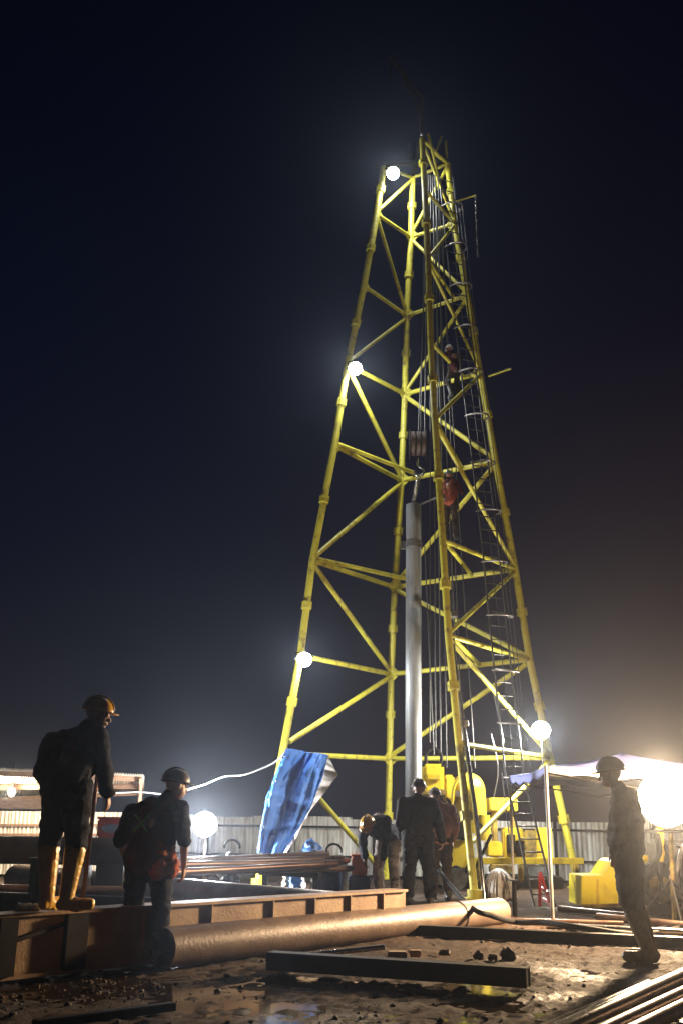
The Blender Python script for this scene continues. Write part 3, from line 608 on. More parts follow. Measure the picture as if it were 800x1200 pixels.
# the two men up in the derrick
c7 = at(527, 632, 20.0)
person('climber with teal helmet and orange vest working high inside the derrick', c7, D2(-25),
       dict(lw=(-.25, .3, 1.25), le=(-.28, .1, 1.15), rw=(.2, .35, 1.3), re=(.28, .12, 1.16), head=(-.02, .06, 1.6)), REDC, BRNC, BOOTK, HELG, .88, vest=mat('worn_orange_cloth', (.3, .075, .035), (.12, .03, .02), .8), vox=.016)
c8 = at(533, 466, 20.9)
person('climber in reddish clothes clinging to the derrick ladder above the teal helmeted one', c8, D2(20),
       dict(pelvis=(-.02, -.1, .9), chest=(-.05, -.05, 1.25), neck=(-.12, 0, 1.4), head=(-.16, .05, 1.53), lw=(-.35, .3, 1.55), le=(-.33, .1, 1.35), rw=(.1, .3, 1.3), re=(.22, .1, 1.15), lk=(-.18, .15, .55), rk=(.1, .12, .5)),
       REDC, BRNC, BOOTK, WHITEP, .78, vox=.016)

# ------------------------------------------------------------------ steel girder in front
gird = thing('steel_girder', 'long steel I-beam girder with vertical stiffeners lying behind the casing pipe', 'girder', (GA.x, GA.y, 0))
G0 = GA - gdir * 2.2; G1 = GB + gdir * .15; GH = .49
def gpt(t_, off, z): return G0.lerp(G1, t_) + gper * off + V((0, 0, z))
GL = (G1 - G0).length; fwid = .26
MB().beam(gpt(0, fwid / 2, GH - .0125), gpt(1, fwid / 2, GH - .0125), fwid, .025).build('top_flange', GIRD, gird)
MB().beam(gpt(0, fwid / 2, .0325), gpt(1, fwid / 2, .0325), fwid, .025).build('bottom_flange', GIRD, gird)
MB().beam(gpt(0, .045, GH / 2 + .01), gpt(1, .045, GH / 2 + .01), .014, GH - .07).build('web', GIRD, gird)
def tof(px):                                              # where along the girder a stiffener stands
    best = None
    for k in range(1200):
        t_ = k / 1199; v_ = gpt(t_, 0, GH) - EYE; x = 400 + FPX * v_.dot(RT) / v_.dot(FW)
        if v_.dot(FW) > .5 and (best is None or abs(x - px) < best[0]): best = (abs(x - px), t_)
    return best[1]
for px, wd in ((12, .15), (92, .2)):
    t_ = tof(px); MB().beam(gpt(t_, .006, .047), gpt(t_, .006, GH - .03), wd, .06, up=gper).build('stiffener', DARK, gird)
MB().beam(gpt(tof(22), .022, .29), gpt(tof(84), .022, .40), .02, .03).build('diagonal_shadow_strip', DARK, gird)  # dark strip put in for the diagonal shadow across the web
for px in (172, 250, 322, 370, 412, 450):
    t_ = tof(px); MB().beam(gpt(t_, .004, GH / 2 + .01), gpt(t_, .037, GH / 2 + .01), .016, GH - .052).build('stiffener', DARK if px in (14, 92) else GIRD, gird)
    MB().beam(gpt(t_, .053, GH / 2 + .01), gpt(t_, fwid * .99, GH / 2 + .01), .016, GH - .052).build('stiffener', GIRD, gird)
tb_ = tof(30)
bk = thing('black_bin', 'black plastic bin standing behind the girder next to the man in yellow boots', 'bin', tuple(gr(52, 1062, .0)))
c = gr(50, 1040, .5); bk.location = (c.x, c.y, 0)
mb = MB(); c = bk.location; mb.tube(c + V((0, 0, .03)), c + V((0, 0, .78)), .12, .15, n=20); mb.build('bin_body', RUBBER, bk)
MB().tube(c + V((0, 0, .76)), c + V((0, 0, .80)), .165, n=20).build('rim', RUBBER, bk)
# white rags on the girder by his feet
c = gr(22, 1066, .5); mb = MB()
for k in range(5): mb.sphere(V((c.x + k * .035, c.y + .05 + random.uniform(-.02, .03), GH + .025)), (.045, .04, .03), nu=10, nv=7)
remesh(mb, 'rag_src', WHITEP, None, .008, 2, .016, 40); rg = bpy.data.objects['rag_src']; rg.name = 'white_rag'; tag(rg, 'small crumpled white rag on the girder at the left edge', 'rag')

# ------------------------------------------------------------------ pipes on the ground
def gpipe(name, a, b_, r, m, label, hollow=True, group=None, collar=False, sag=0.0):
    a = V(a); b_ = V(b_); o = thing(name, label, 'pipe', (a.x, a.y, max(0, a.z - r)), group)
    if hollow: MB().hollow(a, b_, r, r * .07, 40).build('pipe_body', m, o)
    else: MB().tube(a, b_, r, n=20).build('pipe_body', m, o)
    d = (b_ - a).normalized()
    if collar: MB().tube(a + d * .05, a + d * .22, r * 1.14, n=20).build('tool_joint', m, o); MB().tube(b_ - d * .22, b_ - d * .05, r * 1.14, n=20).build('tool_joint', m, o)
    return o
pa, pb_ = gr(182, 1135), gr(586, 1082); dd = (pb_ - pa).normalized(); pr_ = .165
gp = gpipe('casing_pipe', pa + V((.04, .06, pr_ - .01)), pb_ + V((0, .1, pr_ * .82)), pr_, RUSTP, 'long brown casing pipe lying on the mud in front of the girder')
c_ = pb_ + V((0, .1, pr_ * .82)); cap = MB(); cap.sphere(c_ - dd * .01, (pr_ * .96, pr_ * .96, pr_ * .96), nu=24, nv=14); cap.build('end_cap', RUSTP, gp)
cc = c_ - dd * 1.05; MB().tube(cc - dd * .012, cc + dd * .02, pr_ + .014, n=36).build('hose_shadow_band', RUBBER, gp)  # black band stands in for the shadow of the hose on the pipe
a_, b2 = gr(-60, 1006, .24 * 2) , gr(400, 1048, .46)
gpipe('large_pipe', V((-5.4, 18.0, .235)), V((.1, 11.62 + .22, .235)), .23, mat('pale_brown_pipe', (.36, .25, .16), (.2, .12, .07), .4, .3, 2.5, .15), 'thick brown pipe lying slantwise behind the girder left of the stooping worker')
rack = thing('pipe_rack', 'low dark steel rack carrying dark pipes at the left edge', 'rack', (-4.2, 13.6, 0))
for x in (-6.0, -4.7, -3.3):
    MB().box((x, 13.6, .33), (.12, 1.0, .62)).build('rack_support', DARK, rack, bevel=.01)
a_ = at(-60, 999, 13.6); b_ = at(152, 1001, 13.6)
gpipe('dark_pipe', V((a_.x, 13.6, .64 + .17)), V((b_.x, 13.6, .64 + .17)), .17, mat('dark_brown_pipe', (.11, .065, .045), (.05, .03, .022), .45, .4, 3, .3), 'dark brown pipe on top of the rack behind the man in yellow boots')
gpipe('rusty_pipe', V((a_.x, 13.0, .31)), V((a_.x + 2.45, 13.0, .31)), .12, mat('light_rust_pipe', (.32, .19, .13), (.18, .1, .06), .5, .2, 3, .3), 'lighter rusty pipe low at the left edge under the dark pipe')
gpipe('dark_pipe', V((-4.1, 12.35, .2)), V((-1.8, 11.7, .2)), .19, DARK, 'black pipe end on the ground between the two men at the left')
# drill pipe rack in the middle
tr = thing('drill_pipe_rack', 'steel trestle rack under the bundle of slim drill pipes', 'rack', (-1.6, 16.2, 0))
for (x, y) in ((-2.35, 15.4), (-.75, 17.0)):
    MB().beam((x - .5, y + .45, .42), (x + .5, y - .45, .42), .09, .09).build('crossbeam', DARK, tr)
    for k in (-1, 1): MB().box((x + k * .42, y - k * .38, .19), (.08, .08, .37)).build('rack_leg', DARK, tr)
dp = ((-3.0, 15.4, .515, .1, 18.0), (-3.1, 15.0, .505, .3, 17.7), (-2.95, 14.75, .50, .35, 17.0), (-3.0, 15.6, .60, -.05, 18.1), (-2.7, 14.55, .50, .1, 16.6), (-3.1, 15.2, .60, .2, 17.3), (-2.9, 14.95, .595, .25, 17.3))
sides = ('rearmost drill pipe in the bundle on the trestle rack', 'second drill pipe from the rear on the trestle rack', 'shiny drill pipe in the middle of the bundle', 'upper drill pipe at the rear of the bundle', 'frontmost bright drill pipe on the trestle rack', 'upper middle drill pipe crossing the bundle', 'upper front drill pipe of the bundle')
for (x, y, z, x2, y2), lb in zip(dp, sides):
    gpipe('drill_pipe', V((x, y, z)), V((x2 - .1, y2, z + random.uniform(.0, .12))), .045, DRILLP, lb, False, 'drill pipes on the trestle rack', True)
for (px, py, lb) in ((272, 992, 'curved lifting shackle at the left on the drill pipe bundle'), (391, 997, 'curved lifting shackle at the right end of the drill pipe bundle')):
    c = at(px, py, 16.4); single(MB().path([c + V((math.cos(a) * .12, 0, math.sin(a) * .1)) for a in np.linspace(-.3, 3.4, 14)], .018, 8), 'lifting_shackle', DARK, lb, 'shackle', c)
# beams and bars in the foreground
def gbeam(name, a, b_, w, h_, m, label, cat='beam', bevel=.006):
    a = V(a); b_ = V(b_); o = single(MB().beam(a + V((0, 0, h_ / 2)), b_ + V((0, 0, h_ / 2)), w, h_), name, m, label, cat, (a.x, a.y, 0), bevel=bevel); return o
bR = gr(617, 1160); bL = gr(318, 1139)
sb = thing('square_beam', 'dark square steel beam lying across the foreground dirt', 'beam', (bL.x, bL.y, 0)); dn = (bR - bL).normalized(); pn = V((-dn.y, dn.x, 0))
a_ = bL - dn * .05 + pn * .07; b_ = bR + pn * .07
MB().beam(a_ + V((0, 0, .144)), b_ + V((0, 0, .144)), .15, .012).build('top_flange', DARK, sb)
MB().beam(a_ + V((0, 0, .074)) - pn * .069, b_ + V((0, 0, .074)) - pn * .069, .012, .127).build('side_wall', DARK, sb)
MB().beam(a_ + V((0, 0, .074)) + pn * .069, b_ + V((0, 0, .074)) + pn * .069, .012, .127).build('side_wall', DARK, sb)
MB().box(b_ - dn * .012 + V((0, 0, .074)), (.012, .12, .125), Matrix.Rotation(math.atan2(dn.y, dn.x), 3, 'Z')).build('end_plate', DARK, sb)
single(MB().tube(gr(325, 1131) + V((0, .05, .05)), gr(452, 1137) + V((0, .12, .17)), .022, n=12), 'thin_pipe', CHROME, 'thin shiny pipe resting on the square beam', 'pipe', gr(325, 1131))
gbeam('short_bar', gr(376, 1130), gr(452, 1128), .06, .05, DARK, 'short dark bar on the dirt just behind the square beam', 'bar')
c = gr(465, 1128); single(MB().box((c.x, c.y, .05), (.17, .12, .09)), 'wood_block', PALEW, 'pale wooden block behind the middle of the square beam', 'block', (c.x, c.y, 0), bevel=.008)
c = gr(486, 1122); single(MB().box((c.x, c.y, .035), (.10, .09, .06)), 'wood_block', PALEW, 'smaller pale block to the right of the bigger wooden block', 'block', (c.x, c.y, 0), bevel=.008)
gbeam('flat_bar', gr(40, 1206), gr(203, 1184), .08, .05, DARK, 'dark bar lying on the mud at the bottom left corner', 'bar')
gbeam('long_beam', gr(470, 1095), gr(830, 1113), .14, .11, DARK, 'long dark beam on the ground behind the feet of the right man')
a_, b_ = gr(600, 1090), gr(705, 1095)
for k, (x0, y0, x1, y1, r, lb) in enumerate(((640, 1089, 860, 1100, .04, 'slim shiny pipe on the ground in front of the canopy leg'), (560, 1080, 730, 1085, .03, 'slim dark pipe on the ground right of the casing pipe end'), (700, 1079, 860, 1096, .05, 'slim dark pipe slanting on the ground behind the right man'), (655, 1068, 740, 1077, .04, 'slim pipe lying along the front of the yellow machine'))):
    a, b_ = gr(x0, y0), gr(x1, y1); single(MB().tube(a + V((0, 0, r)), b_ + V((0, 0, r)), r, n=14), 'slim_pipe', CHROME if k == 0 else DRILLP, lb, 'pipe', (a.x, a.y, 0))
for k, (x0, y0, x1, y1, r, m_) in enumerate(((700, 1200, 830, 1138, .05, DRILLP), (665, 1203, 820, 1134, .028, CHROME), (735, 1204, 850, 1148, .045, DRILLP), (770, 1206, 860, 1160, .05, DRILLP), (650, 1206, 760, 1158, .03, DRILLP))):
    a, b_ = gr(x0, y0), gr(x1, y1); a -= (b_ - a) * .3
    single(MB().tube(a + V((0, 0, r)), b_ + V((0, 0, r)), r, n=16), 'steel_pipe', m_, ('thick pipe second from the left', 'slim brightest pipe', 'middle pipe', 'rightmost thick pipe', 'leftmost slim pipe')[k] + ' of the shiny bunch at the bottom right corner', 'pipe', (a.x, a.y, 0), 'shiny pipes at the bottom right corner')
# hose
hz = [gr(497, 1046) + V((0, .8, .55)), gr(512, 1055) + V((0, .3, .5)), at(548, 1060, 13.4), at(575, 1073, 12.9), gr(606, 1086) + V((0, 0, .05)), gr(640, 1098) + V((0, 0, .15)), gr(690, 1105) + V((0, 0, .14)), gr(760, 1098) + V((0, 0, .03)), gr(830, 1080) + V((0, 0, .03))]
single(MB().path(bez(hz, 8), .032, 10), 'rubber_hose', RUBBER, 'thick black hose draped over the end of the casing pipe', 'hose', gr(606, 1086))
hz = [gr(700, 1092) + V((0, 0, .02)), gr(745, 1094) + V((0, 0, .02)), gr(790, 1086) + V((0, 0, .02)), gr(840, 1072) + V((0, 0, .02))]
single(MB().path(bez(hz, 8), .02, 8), 'rubber_cable', RUBBER, 'thin black cable snaking on the ground at the right edge', 'cable', hz[1])
c = gr(603, 1073); single(MB().tube((c.x, c.y, -.05), (c.x, c.y, .45), .035, n=10).box((c.x, c.y, .46), (.11, .11, .02)), 'steel_stake', DARK, 'short upright steel stake right of the casing pipe end', 'stake', (c.x, c.y, 0))

# ------------------------------------------------------------------ blue tarpaulin on the left leg
Ya = 20.45
tarp = thing('tarpaulin', 'crumpled blue tarpaulin hanging from the left leg of the derrick', 'tarpaulin', at(335, 1000, Ya - .5))
TL, TR, BL_, BR_ = at(336, 878, Ya), at(384, 885, Ya + .3), at(302, 996, Ya - .9), at(333, 1003, Ya - .9)
def tf(u, v_):
    l_ = [at(336, 878, Ya), at(322, 912, Ya - .2), at(313, 935, Ya - .4), at(308, 970, Ya - .6), at(302, 999, Ya - .8)]
    r_ = [at(384, 885, Ya + .3), at(377, 915, Ya + .1), at(364, 945, Ya - .1), at(350, 972, Ya - .35), at(330, 1003, Ya - .7)]
    s2 = v_ * 4; i = min(3, int(s2)); f_ = s2 - i; a = l_[i].lerp(l_[i + 1], f_); b2_ = r_[i].lerp(r_[i + 1], f_)
    p = a.lerp(b2_, u); q = u + .10 * math.sin(v_ * 4.2) + .04 * math.sin(v_ * 9)
    w = math.sin(q * 11) * .085 * (.2 + v_ * (1.3 - .6 * v_)) + abs(math.sin(q * 17 + 1.2)) * .05 + noise.noise(V((q * 2.5, v_ * 2.2, 0))) * .22 + noise.noise(V((q * 11, v_ * 4, 4))) * .045
    w += (abs(noise.noise(V((u * 5, v_ * 9, 2)))) + .6 * abs(noise.noise(V((u * 11 + v_ * 3, v_ * 19, 7))))) * .045
    w += .06 * math.exp(-((v_ - .78 + .08 * u) / .03) ** 2) + .04 * math.exp(-((v_ - .42 - .1 * u) / .04) ** 2)
    return p + V((noise.noise(V((u * 3, v_ * 3, 8))) * .04, -w - .12, 0))
MB().grid(tf, 70, 120).build('blue_sheet', BLUE, tarp, solid=.006)
def tf2(u, v_):
    a = [at(384, 885, Ya + .35), at(396, 908, Ya + .4), at(381, 928, Ya + .3), at(362, 952, Ya), at(345, 985, Ya - .4), at(333, 1003, Ya - .6)]
    b2_ = [at(380, 886, Ya + .3), at(372, 915, Ya + .2), at(362, 938, Ya + .1), at(352, 958, Ya - .1), at(338, 982, Ya - .4), at(318, 1002, Ya - .6)]
    s2 = v_ * 5; i = min(4, int(s2)); f_ = s2 - i; p = a[i].lerp(a[i + 1], f_).lerp(b2_[i].lerp(b2_[i + 1], f_), u)
    return p + V((0, math.sin(v_ * 40 + u * 4) * .03 + .05, 0))
for v_ in (.08, .3, .52, .74, .95):
    p = tf(.04, v_) + V((0, -.012, 0)); MB().path([p + V((math.cos(a) * .03, 0, math.sin(a) * .03)) for a in np.linspace(0, 2 * math.pi, 13)], .008, 6).build('eyelet', CHROME, tarp)
MB().grid(tf2, 16, 60).build('pale_lining', TARPW, tarp, solid=.006)
wl = [at(216, 926, 19.6), at(240, 919, 19.7), at(262, 910, 19.8), at(285, 908, 20), at(305, 901, 20.2), at(322, 893, 20.35), at(334, 882, 20.4)]
single(MB().path(bez(wl, 6), .016, 8), 'lamp_cable', WHITEP, 'pale cable slung from the left derrick leg towards the left work light', 'cable', wl[0])

# ------------------------------------------------------------------ fence of corrugated sheets
def corr_mesh(w, h_, pitch=.11, amp=.007):
    n = int(w / pitch * 6); mb = MB(); z0 = .04
    mb.grid(lambda u, v_: V(((u - .5) * w, math.sin(u * w / pitch * 2 * math.pi) * amp, z0 + v_ * (h_ - z0))), n, 2); return mb
FL, FR_ = V((-7.5, 27.2, 0)), V((9.5, 22.6, 0)); fd = (FR_ - FL).normalized(); fa = math.atan2(fd.y, fd.x); flen = (FR_ - FL).length
def fh(t_): return .0   # flat site
fence = thing('metal_fence', 'low fence of upright corrugated zinc sheets closing off the yard behind the derrick', 'fence', tuple(FL))
pw_ = .86; npn = int(flen / (pw_ - .05)); cm = corr_mesh(pw_, 1.0).mesh('sheet'); cm.materials.append(ZINC)
for k in range(npn):
    c = FL + fd * (k + .5) * (pw_ - .05); top_ = at(400, 958, c.y).z
    o = bpy.data.objects.new('sheet', cm); COL.objects.link(o); o.parent = fence; o.location = c - FL + V((-fd.y, fd.x, 0)) * (.012 * (k % 2)); o.rotation_euler = (0, 0, fa + random.uniform(-.01, .01)); o.scale = (1, 1, top_ + random.uniform(-.05, .04)); o.rotation_euler.y = random.uniform(-.012, .012)
for z in (.45, 1.12): MB().beam(FL + V((fd.y, -fd.x, 0)) * .045 + V((0, 0, z)), FR_ + V((fd.y, -fd.x, 0)) * .045 + V((0, 0, z)), .04, .05).build('rail', DARK, fence)
for k in range(0, 9):
    c = FL + fd * (k * 2.1 + .3) + V((fd.y, -fd.x, 0)) * .11; MB().box((c.x, c.y, .68), (.07, .07, 1.4)).build('post', DARK, fence)

# ------------------------------------------------------------------ shed at the left
shed = thing('open_shed', 'low open shed with a lit corrugated roof and pale back wall at the left edge', 'shed', (-5.5, 21.5, 0))
re0, re1 = at(-40, 899, 20.2), at(168, 908, 20.2); bk0, bk1 = at(-40, 936, 24.2), at(168, 926, 22.6)
ns = 9
for k in range(ns):
    u0, u1 = k / ns, (k + 1.04) / ns
    a, b_, c_, d_ = re0.lerp(re1, u0), re0.lerp(re1, u1), bk0.lerp(bk1, u0), bk0.lerp(bk1, u1)
    mb = MB(); mb.grid(lambda u, v_: a.lerp(b_, u).lerp(c_.lerp(d_, u), v_) + V((0, 0, math.sin(u * 9 * 2 * math.pi) * .022 + (k % 2) * .006)), 54, 3); mb.build('roof_sheet', ROOFM, shed, solid=.004)
for v_ in (.04, .5, .96):
    MB().beam(re0.lerp(bk0, v_) - V((0, 0, .07)), re1.lerp(bk1, v_) - V((0, 0, .07)), .06, .09).build('purlin', WOOD, shed)
for u in (.1, .55, .99):
    a, b_ = re0.lerp(re1, u) - V((0, 0, .12)), bk0.lerp(bk1, u) - V((0, 0, .12)); MB().beam(a, b_, .06, .1).build('rafter', WOOD, shed)
    MB().box((a.x, a.y + .05, a.z / 2), (.045, .045, a.z)).build('post', WOOD, shed); MB().box((b_.x, b_.y - .05, b_.z / 2), (.08, .08, b_.z)).build('post', WOOD, shed)
wl0, wl1 = at(-40, 950, 23.4), at(150, 952, 22.4); cw = (wl1 - wl0).length; nw = 7; ang_ = math.atan2(wl1.y - wl0.y, wl1.x - wl0.x)
wm = corr_mesh(cw / nw * 1.03, 1.0, .1, .018).mesh('wall_sheet'); wm.materials.append(mat('pale_wall_zinc', (.62, .58, .48), (.4, .34, .26), .5, .05, 2, .1))
for k in range(nw):
    c = wl0.lerp(wl1, (k + .5) / nw); o = bpy.data.objects.new('wall_sheet', wm); COL.objects.link(o); o.parent = shed; o.location = V((c.x, c.y, 0)) - shed.location; o.rotation_euler.z = ang_; o.scale.z = c.z
for py in (967, 978):
    MB().beam(at(-40, py, 23.3), at(150, py, 22.3), .04, .05).build('wall_rail', WOOD, shed)
MB().beam(at(-40, 942, 20.9), at(50, 943, 20.9), .1, .17).build('lintel', WOOD, shed)
wl = [at(96, 927, 20.1), at(130, 929, 20.0), at(165, 928, 19.9), at(193, 931, 19.8)]
single(MB().path(bez(wl, 6), .014, 8), 'shed_cable', WHITEP, 'pale cable running from the shed roof end behind the man in the red vest', 'cable', wl[0])
sl = at(14, 928, 21.6)
bl_ = thing('hanging_lamp', 'bare warm lamp hanging under the shed roof at the left edge', 'lamp', sl)
MB().sphere(sl, (.07, .07, .09), nu=14, nv=10).build('bulb', LENS_W, bl_); MB().tube(sl + V((0, 0, .08)), sl + V((0, 0, .15)), .03, n=10).build('lamp_socket', DARK, bl_); MB().path([sl + V((0, 0, .14)), sl + V((0, 0, .6))], .008, 6).build('cord', DARK, bl_)
point_light(sl - V((0, .12, .05)), 420, (1, .86, .64), .08)
# red cool box etc.
def pbox(x0, y0, x1, y1, Y, depth, z_floor=None):
    a, b_ = at(x0, y1, Y), at(x1, y0, Y); zb = a.z if z_floor is None else z_floor
    return V(((a.x + b_.x) / 2, Y + depth / 2, (zb + b_.z) / 2)), (abs(b_.x - a.x), depth, b_.z - zb)
cb = thing('cool_box', 'red box with an oval blue print on the pipe rack at the left', 'box', (at(130, 981, 14.2).x, 14.2, 0))
c, s3 = pbox(113, 960, 150, 982, 14.0, .4); MB().box(c, s3).build('box_body', REDP, cb, bevel=.02); MB().box(c + V((0, 0, s3[2] / 2 + .012)), (s3[0] + .02, s3[1] + .02, .03)).build('lid', REDP, cb, bevel=.008)
mb = MB(); n_ = 24; mb.add([c + V((math.cos(t_) * s3[0] * .34, -s3[1] / 2 - .003, math.sin(t_) * s3[2] * .24)) for t_ in np.linspace(0, 2 * math.pi, n_, endpoint=False)], [tuple(range(n_))]); mb.build('printed_oval', mat('blue_print', (.2, .3, .6)), cb)
MB().box((c.x, c.y, (c.z - s3[2] / 2) / 2), (s3[0] * .9, s3[1] * .8, c.z - s3[2] / 2 - .01)).build('box_stand', DARK, cb)

# ------------------------------------------------------------------ clutter below the derrick, between tarpaulin and workers
def clutter(kind, box_, m, label, cat, bevel=.02):
    c, s3 = pbox(*box_[:5], box_[5], 0.0); o = thing(kind, label, cat, (c.x, c.y, 0))
    return c, s3, o
c, s3, o = clutter('orange_crate', (412, 1005, 430, 1026, 17.2, .4), ORGP, 'orange crate stacked on blue boxes beside the stooping worker', 'crate')
c2_, s2_ = pbox(412, 1004, 430, 1026, 17.2, .4)
MB().box(c2_, s2_).build('crate_body', ORGP, o, bevel=.015); MB().box(c2_ + V((0, 0, s2_[2] / 2 + .015)), (s2_[0] + .03, s2_[1] + .03, .035)).build('crate_rim', ORGP, o, bevel=.008)
zt = c2_.z - s2_[2] / 2 - .002
o2 = thing('blue_box', 'blue plastic box directly under the orange crate', 'box', (c2_.x, c2_.y, 0))
MB().box((c2_.x, c2_.y, zt / 2), (.34, .45, zt)).build('box_body', BLUEP, o2, bevel=.02); MB().box((c2_.x, c2_.y, zt * .8), (.37, .48, .04)).build('box_rim', BLUEP, o2, bevel=.01)
for (x, Y, r, h_, m_, lb) in ((386, 17.4, .2, .62, BLUEP, 'blue drum nearest to the orange crate'), (372, 18.2, .2, .52, BLUEP, 'second blue drum further from the orange crate'), (400, 18.6, .18, .5, GREYM, 'grey drum behind the two blue drums')):
    c = at(x, 1010, Y); o = thing('plastic_drum', lb, 'drum', (c.x, Y, 0)); mb = MB()
    for z0, z1, r0, r1 in ((0, .03, r * .92, r), (.03, h_ * .33, r, r), (h_ * .33, h_ * .36, r * 1.04, r * 1.04), (h_ * .36, h_ * .64, r, r), (h_ * .64, h_ * .67, r * 1.04, r * 1.04), (h_ * .67, h_, r, r * .97)): mb.tube((c.x, Y, z0), (c.x, Y, z1), r0, r1, n=22, caps=True)
    mb.build('drum_body', m_, o); MB().tube((c.x + r * .4, Y, h_ - .005), (c.x + r * .4, Y, h_ + .03), .035, n=12).build('drum_cap', m_, o)
for (x0, y0, x1, y1, Y, m_, nm, lb) in ((338, 1012, 362, 1036, 18.0, BLUE, 'blue_bundle', 'crumpled blue sheet bundle under the drill pipes'), (345, 984, 385, 1010, 20.2, BLUEP, 'covered_heap', 'heap covered by dark blue sheet in front of the fence right of the tarpaulin'),
                                         (331, 1010, 344, 1032, 18.6, PALEW, 'sack', 'brown sack left of the blue bundle'), (352, 1013, 368, 1034, 17.6, WHITEP, 'sack', 'white sack right of the blue bundle'), (564, 1020, 603, 1052, 18.1, NETW, 'net_heap', 'pale heap of netting right of the derrick front leg'),
                                         (255, 1000, 285, 1026, 18.5, DARK, 'covered_heap', 'dark covered heap behind the left part of the drill pipes')):
    a, b_ = at(x0, y1, Y), at(x1, y0, Y); w = (b_.x - a.x) / 2; mb = MB()
    for k in range(7): mb.sphere(((a.x + b_.x) / 2 + random.uniform(-.55, .55) * w, Y + random.uniform(-.1, .1), b_.z * random.uniform(.15, .45)), (w * random.uniform(.35, .6), .2, b_.z * random.uniform(.3, .55)), nu=14, nv=9)
    mb.sphere(((a.x + b_.x) / 2, Y, b_.z * .5), (w * .75, .22, b_.z * .5), nu=16, nv=10); mb.box(((a.x + b_.x) / 2, Y, b_.z * .15), (w * 1.7, .3, b_.z * .3))
    o = remesh(mb, nm, m_, None, .03, 2, .05, 9); tag(o, lb, 'sack' if nm == 'sack' else 'heap')
    if nm == 'net_heap':
        for k in range(26):
            g_ = random.uniform(.15, 3.0); ph = random.uniform(-1.2, 1.2); cx_ = (a.x + b_.x) / 2; pts = []
            for j_ in range(9):
                t_ = (j_ / 8) * 1.5; pts.append(V((cx_ + math.cos(g_) * math.sin(t_) * w * 1.05, Y - abs(math.sin(g_)) * math.sin(t_) * .33, b_.z * (1.02 * math.cos(t_) + .02))))
            MB().path(pts, .012, 5).build('net_strand', WHITEP, o, org=(0, 0, 0))

# ------------------------------------------------------------------ drilling machine in the derrick base
dm = thing('drilling_machine', 'yellow drilling machine with rotary head, engine box and skid at the foot of the derrick', 'drilling machine', (2.9, 20.0, 0))
def mbox(name, x0, y0, x1, y1, Y, dep, m, parent=None, bevel=.03):
    c, s3 = pbox(x0, y0, x1, y1, Y, dep); return MB().box(c, s3).build(name, m, parent or dm, bevel=min(bevel, min(s3) * .3))
rh = mbox('rotary_head', 496, 895, 520, 930, 20.80, .5, YELM, bevel=.06)
mbox('head_cap', 499, 906, 517, 915, 20.72, .1, YELM, rh); mbox('head_bracket', 493, 925, 523, 932, 20.70, .6, YDIRT, rh)
MB().path(bez([at(499, 895, 21.00), at(499, 884, 21.00), at(507, 877, 21.00), at(516, 884, 21.00), at(516, 895, 21.00)], 6), .035).build('bail', DARK, rh)
MB().tube(at(507, 930, 21.00), at(507, 965, 21.00), .10, n=20).build('drive_shaft', mat('white_hot_cover', (.7, .62, .5), None, .5), dm)  # shaft in a plain pale cream colour
mbox('head_side_box', 521, 908, 532, 940, 20.90, .4, YELM, bevel=.04)
mbox('gear_case', 500, 962, 524, 992, 21.00, .5, YDIRT)
hd_ = MB(); c0, c1 = at(548, 925, 21.10), at(548, 962, 21.10)
hd_.sphere(at(548, 925, 21.20), (.34, .34, .33), nu=24, nv=14); hd_.tube(at(549, 925, 21.20), at(556, 976, 21.20), .33, .26, n=24); hd_.tube(at(566, 955, 21.00), at(566, 985, 21.00), .13, .15, n=18)
hd_.build('pump_dome', YELM, dm)
for k, (x, y) in enumerate(((536, 930), (541, 968), (561, 968))):
    c = at(x, y, 20.82); MB().tube(c, c - V((0, .06, 0)), .06, n=14).build('bolt_cap', DARK if k else STEEL, dm)
mbox('valve_block', 527, 957, 547, 984, 20.75, .35, DARK)
mbox('lower_case', 524, 985, 549, 1018, 20.80, .6, YELM)
mbox('brown_case', 530, 962, 538, 975, 20.65, .1, YDIRT)
for (pts, r, m_) in (([(523, 935), (536, 960), (515, 990), (524, 1010), (508, 1030)], .028, RUBBER), ([(545, 905), (532, 920), (528, 950), (522, 975)], .03, YELM), ([(552, 1005), (540, 1030), (525, 1038), (512, 1034)], .035, RUBBER), ([(575, 978), (560, 1010), (548, 1032), (530, 1030)], .03, RUBBER), ([(503, 1000), (520, 1020), (536, 1016), (552, 1036)], .025, RUBBER), ([(575, 860), (583, 900), (578, 935)], .012, STEEL)):
    MB().path(bez([at(x, y, 20.50) for x, y in pts], 8), r).build('hose', m_, dm)
eb = mbox('engine_box', 573, 935, 606, 951, 21.40, .8, YELM, bevel=.03)
mbox('engine_post', 577, 951, 582, 1008, 21.50, .1, YDIRT); mbox('engine_post', 599, 951, 604, 1008, 21.50, .1, YDIRT)
mbox('hopper', 570, 986, 588, 1004, 21.20, .4, YELM); mbox('tank_plate', 590, 970, 612, 1008, 21.30, .3, YELM); mbox('radiator', 594, 978, 603, 1000, 21.26, .05, DARK, bevel=.01); mbox('tank_plate', 614, 973, 627, 1006, 21.50, .3, YDIRT)
mbox('tank_plate', 629, 970, 646, 1008, 21.60, .2, YELM, bevel=.015)
mbox('control_panel', 606, 985, 614, 1004, 21.10, .3, DARK, bevel=.01)
MB().beam(at(548, 1009, 20.70), at(683, 1009, 20.70), .11, .12).build('skid_beam', YELM, dm, bevel=.01)
mbox('skid_base', 500, 1028, 660, 1040, 21.20, 1.2, DARK); mbox('skid_leg', 556, 1012, 562, 1034, 20.80, .1, YDIRT); mbox('skid_leg', 607, 1012, 613, 1034, 20.80, .1, YDIRT); mbox('skid_leg', 672, 1012, 678, 1034, 20.80, .1, YDIRT)
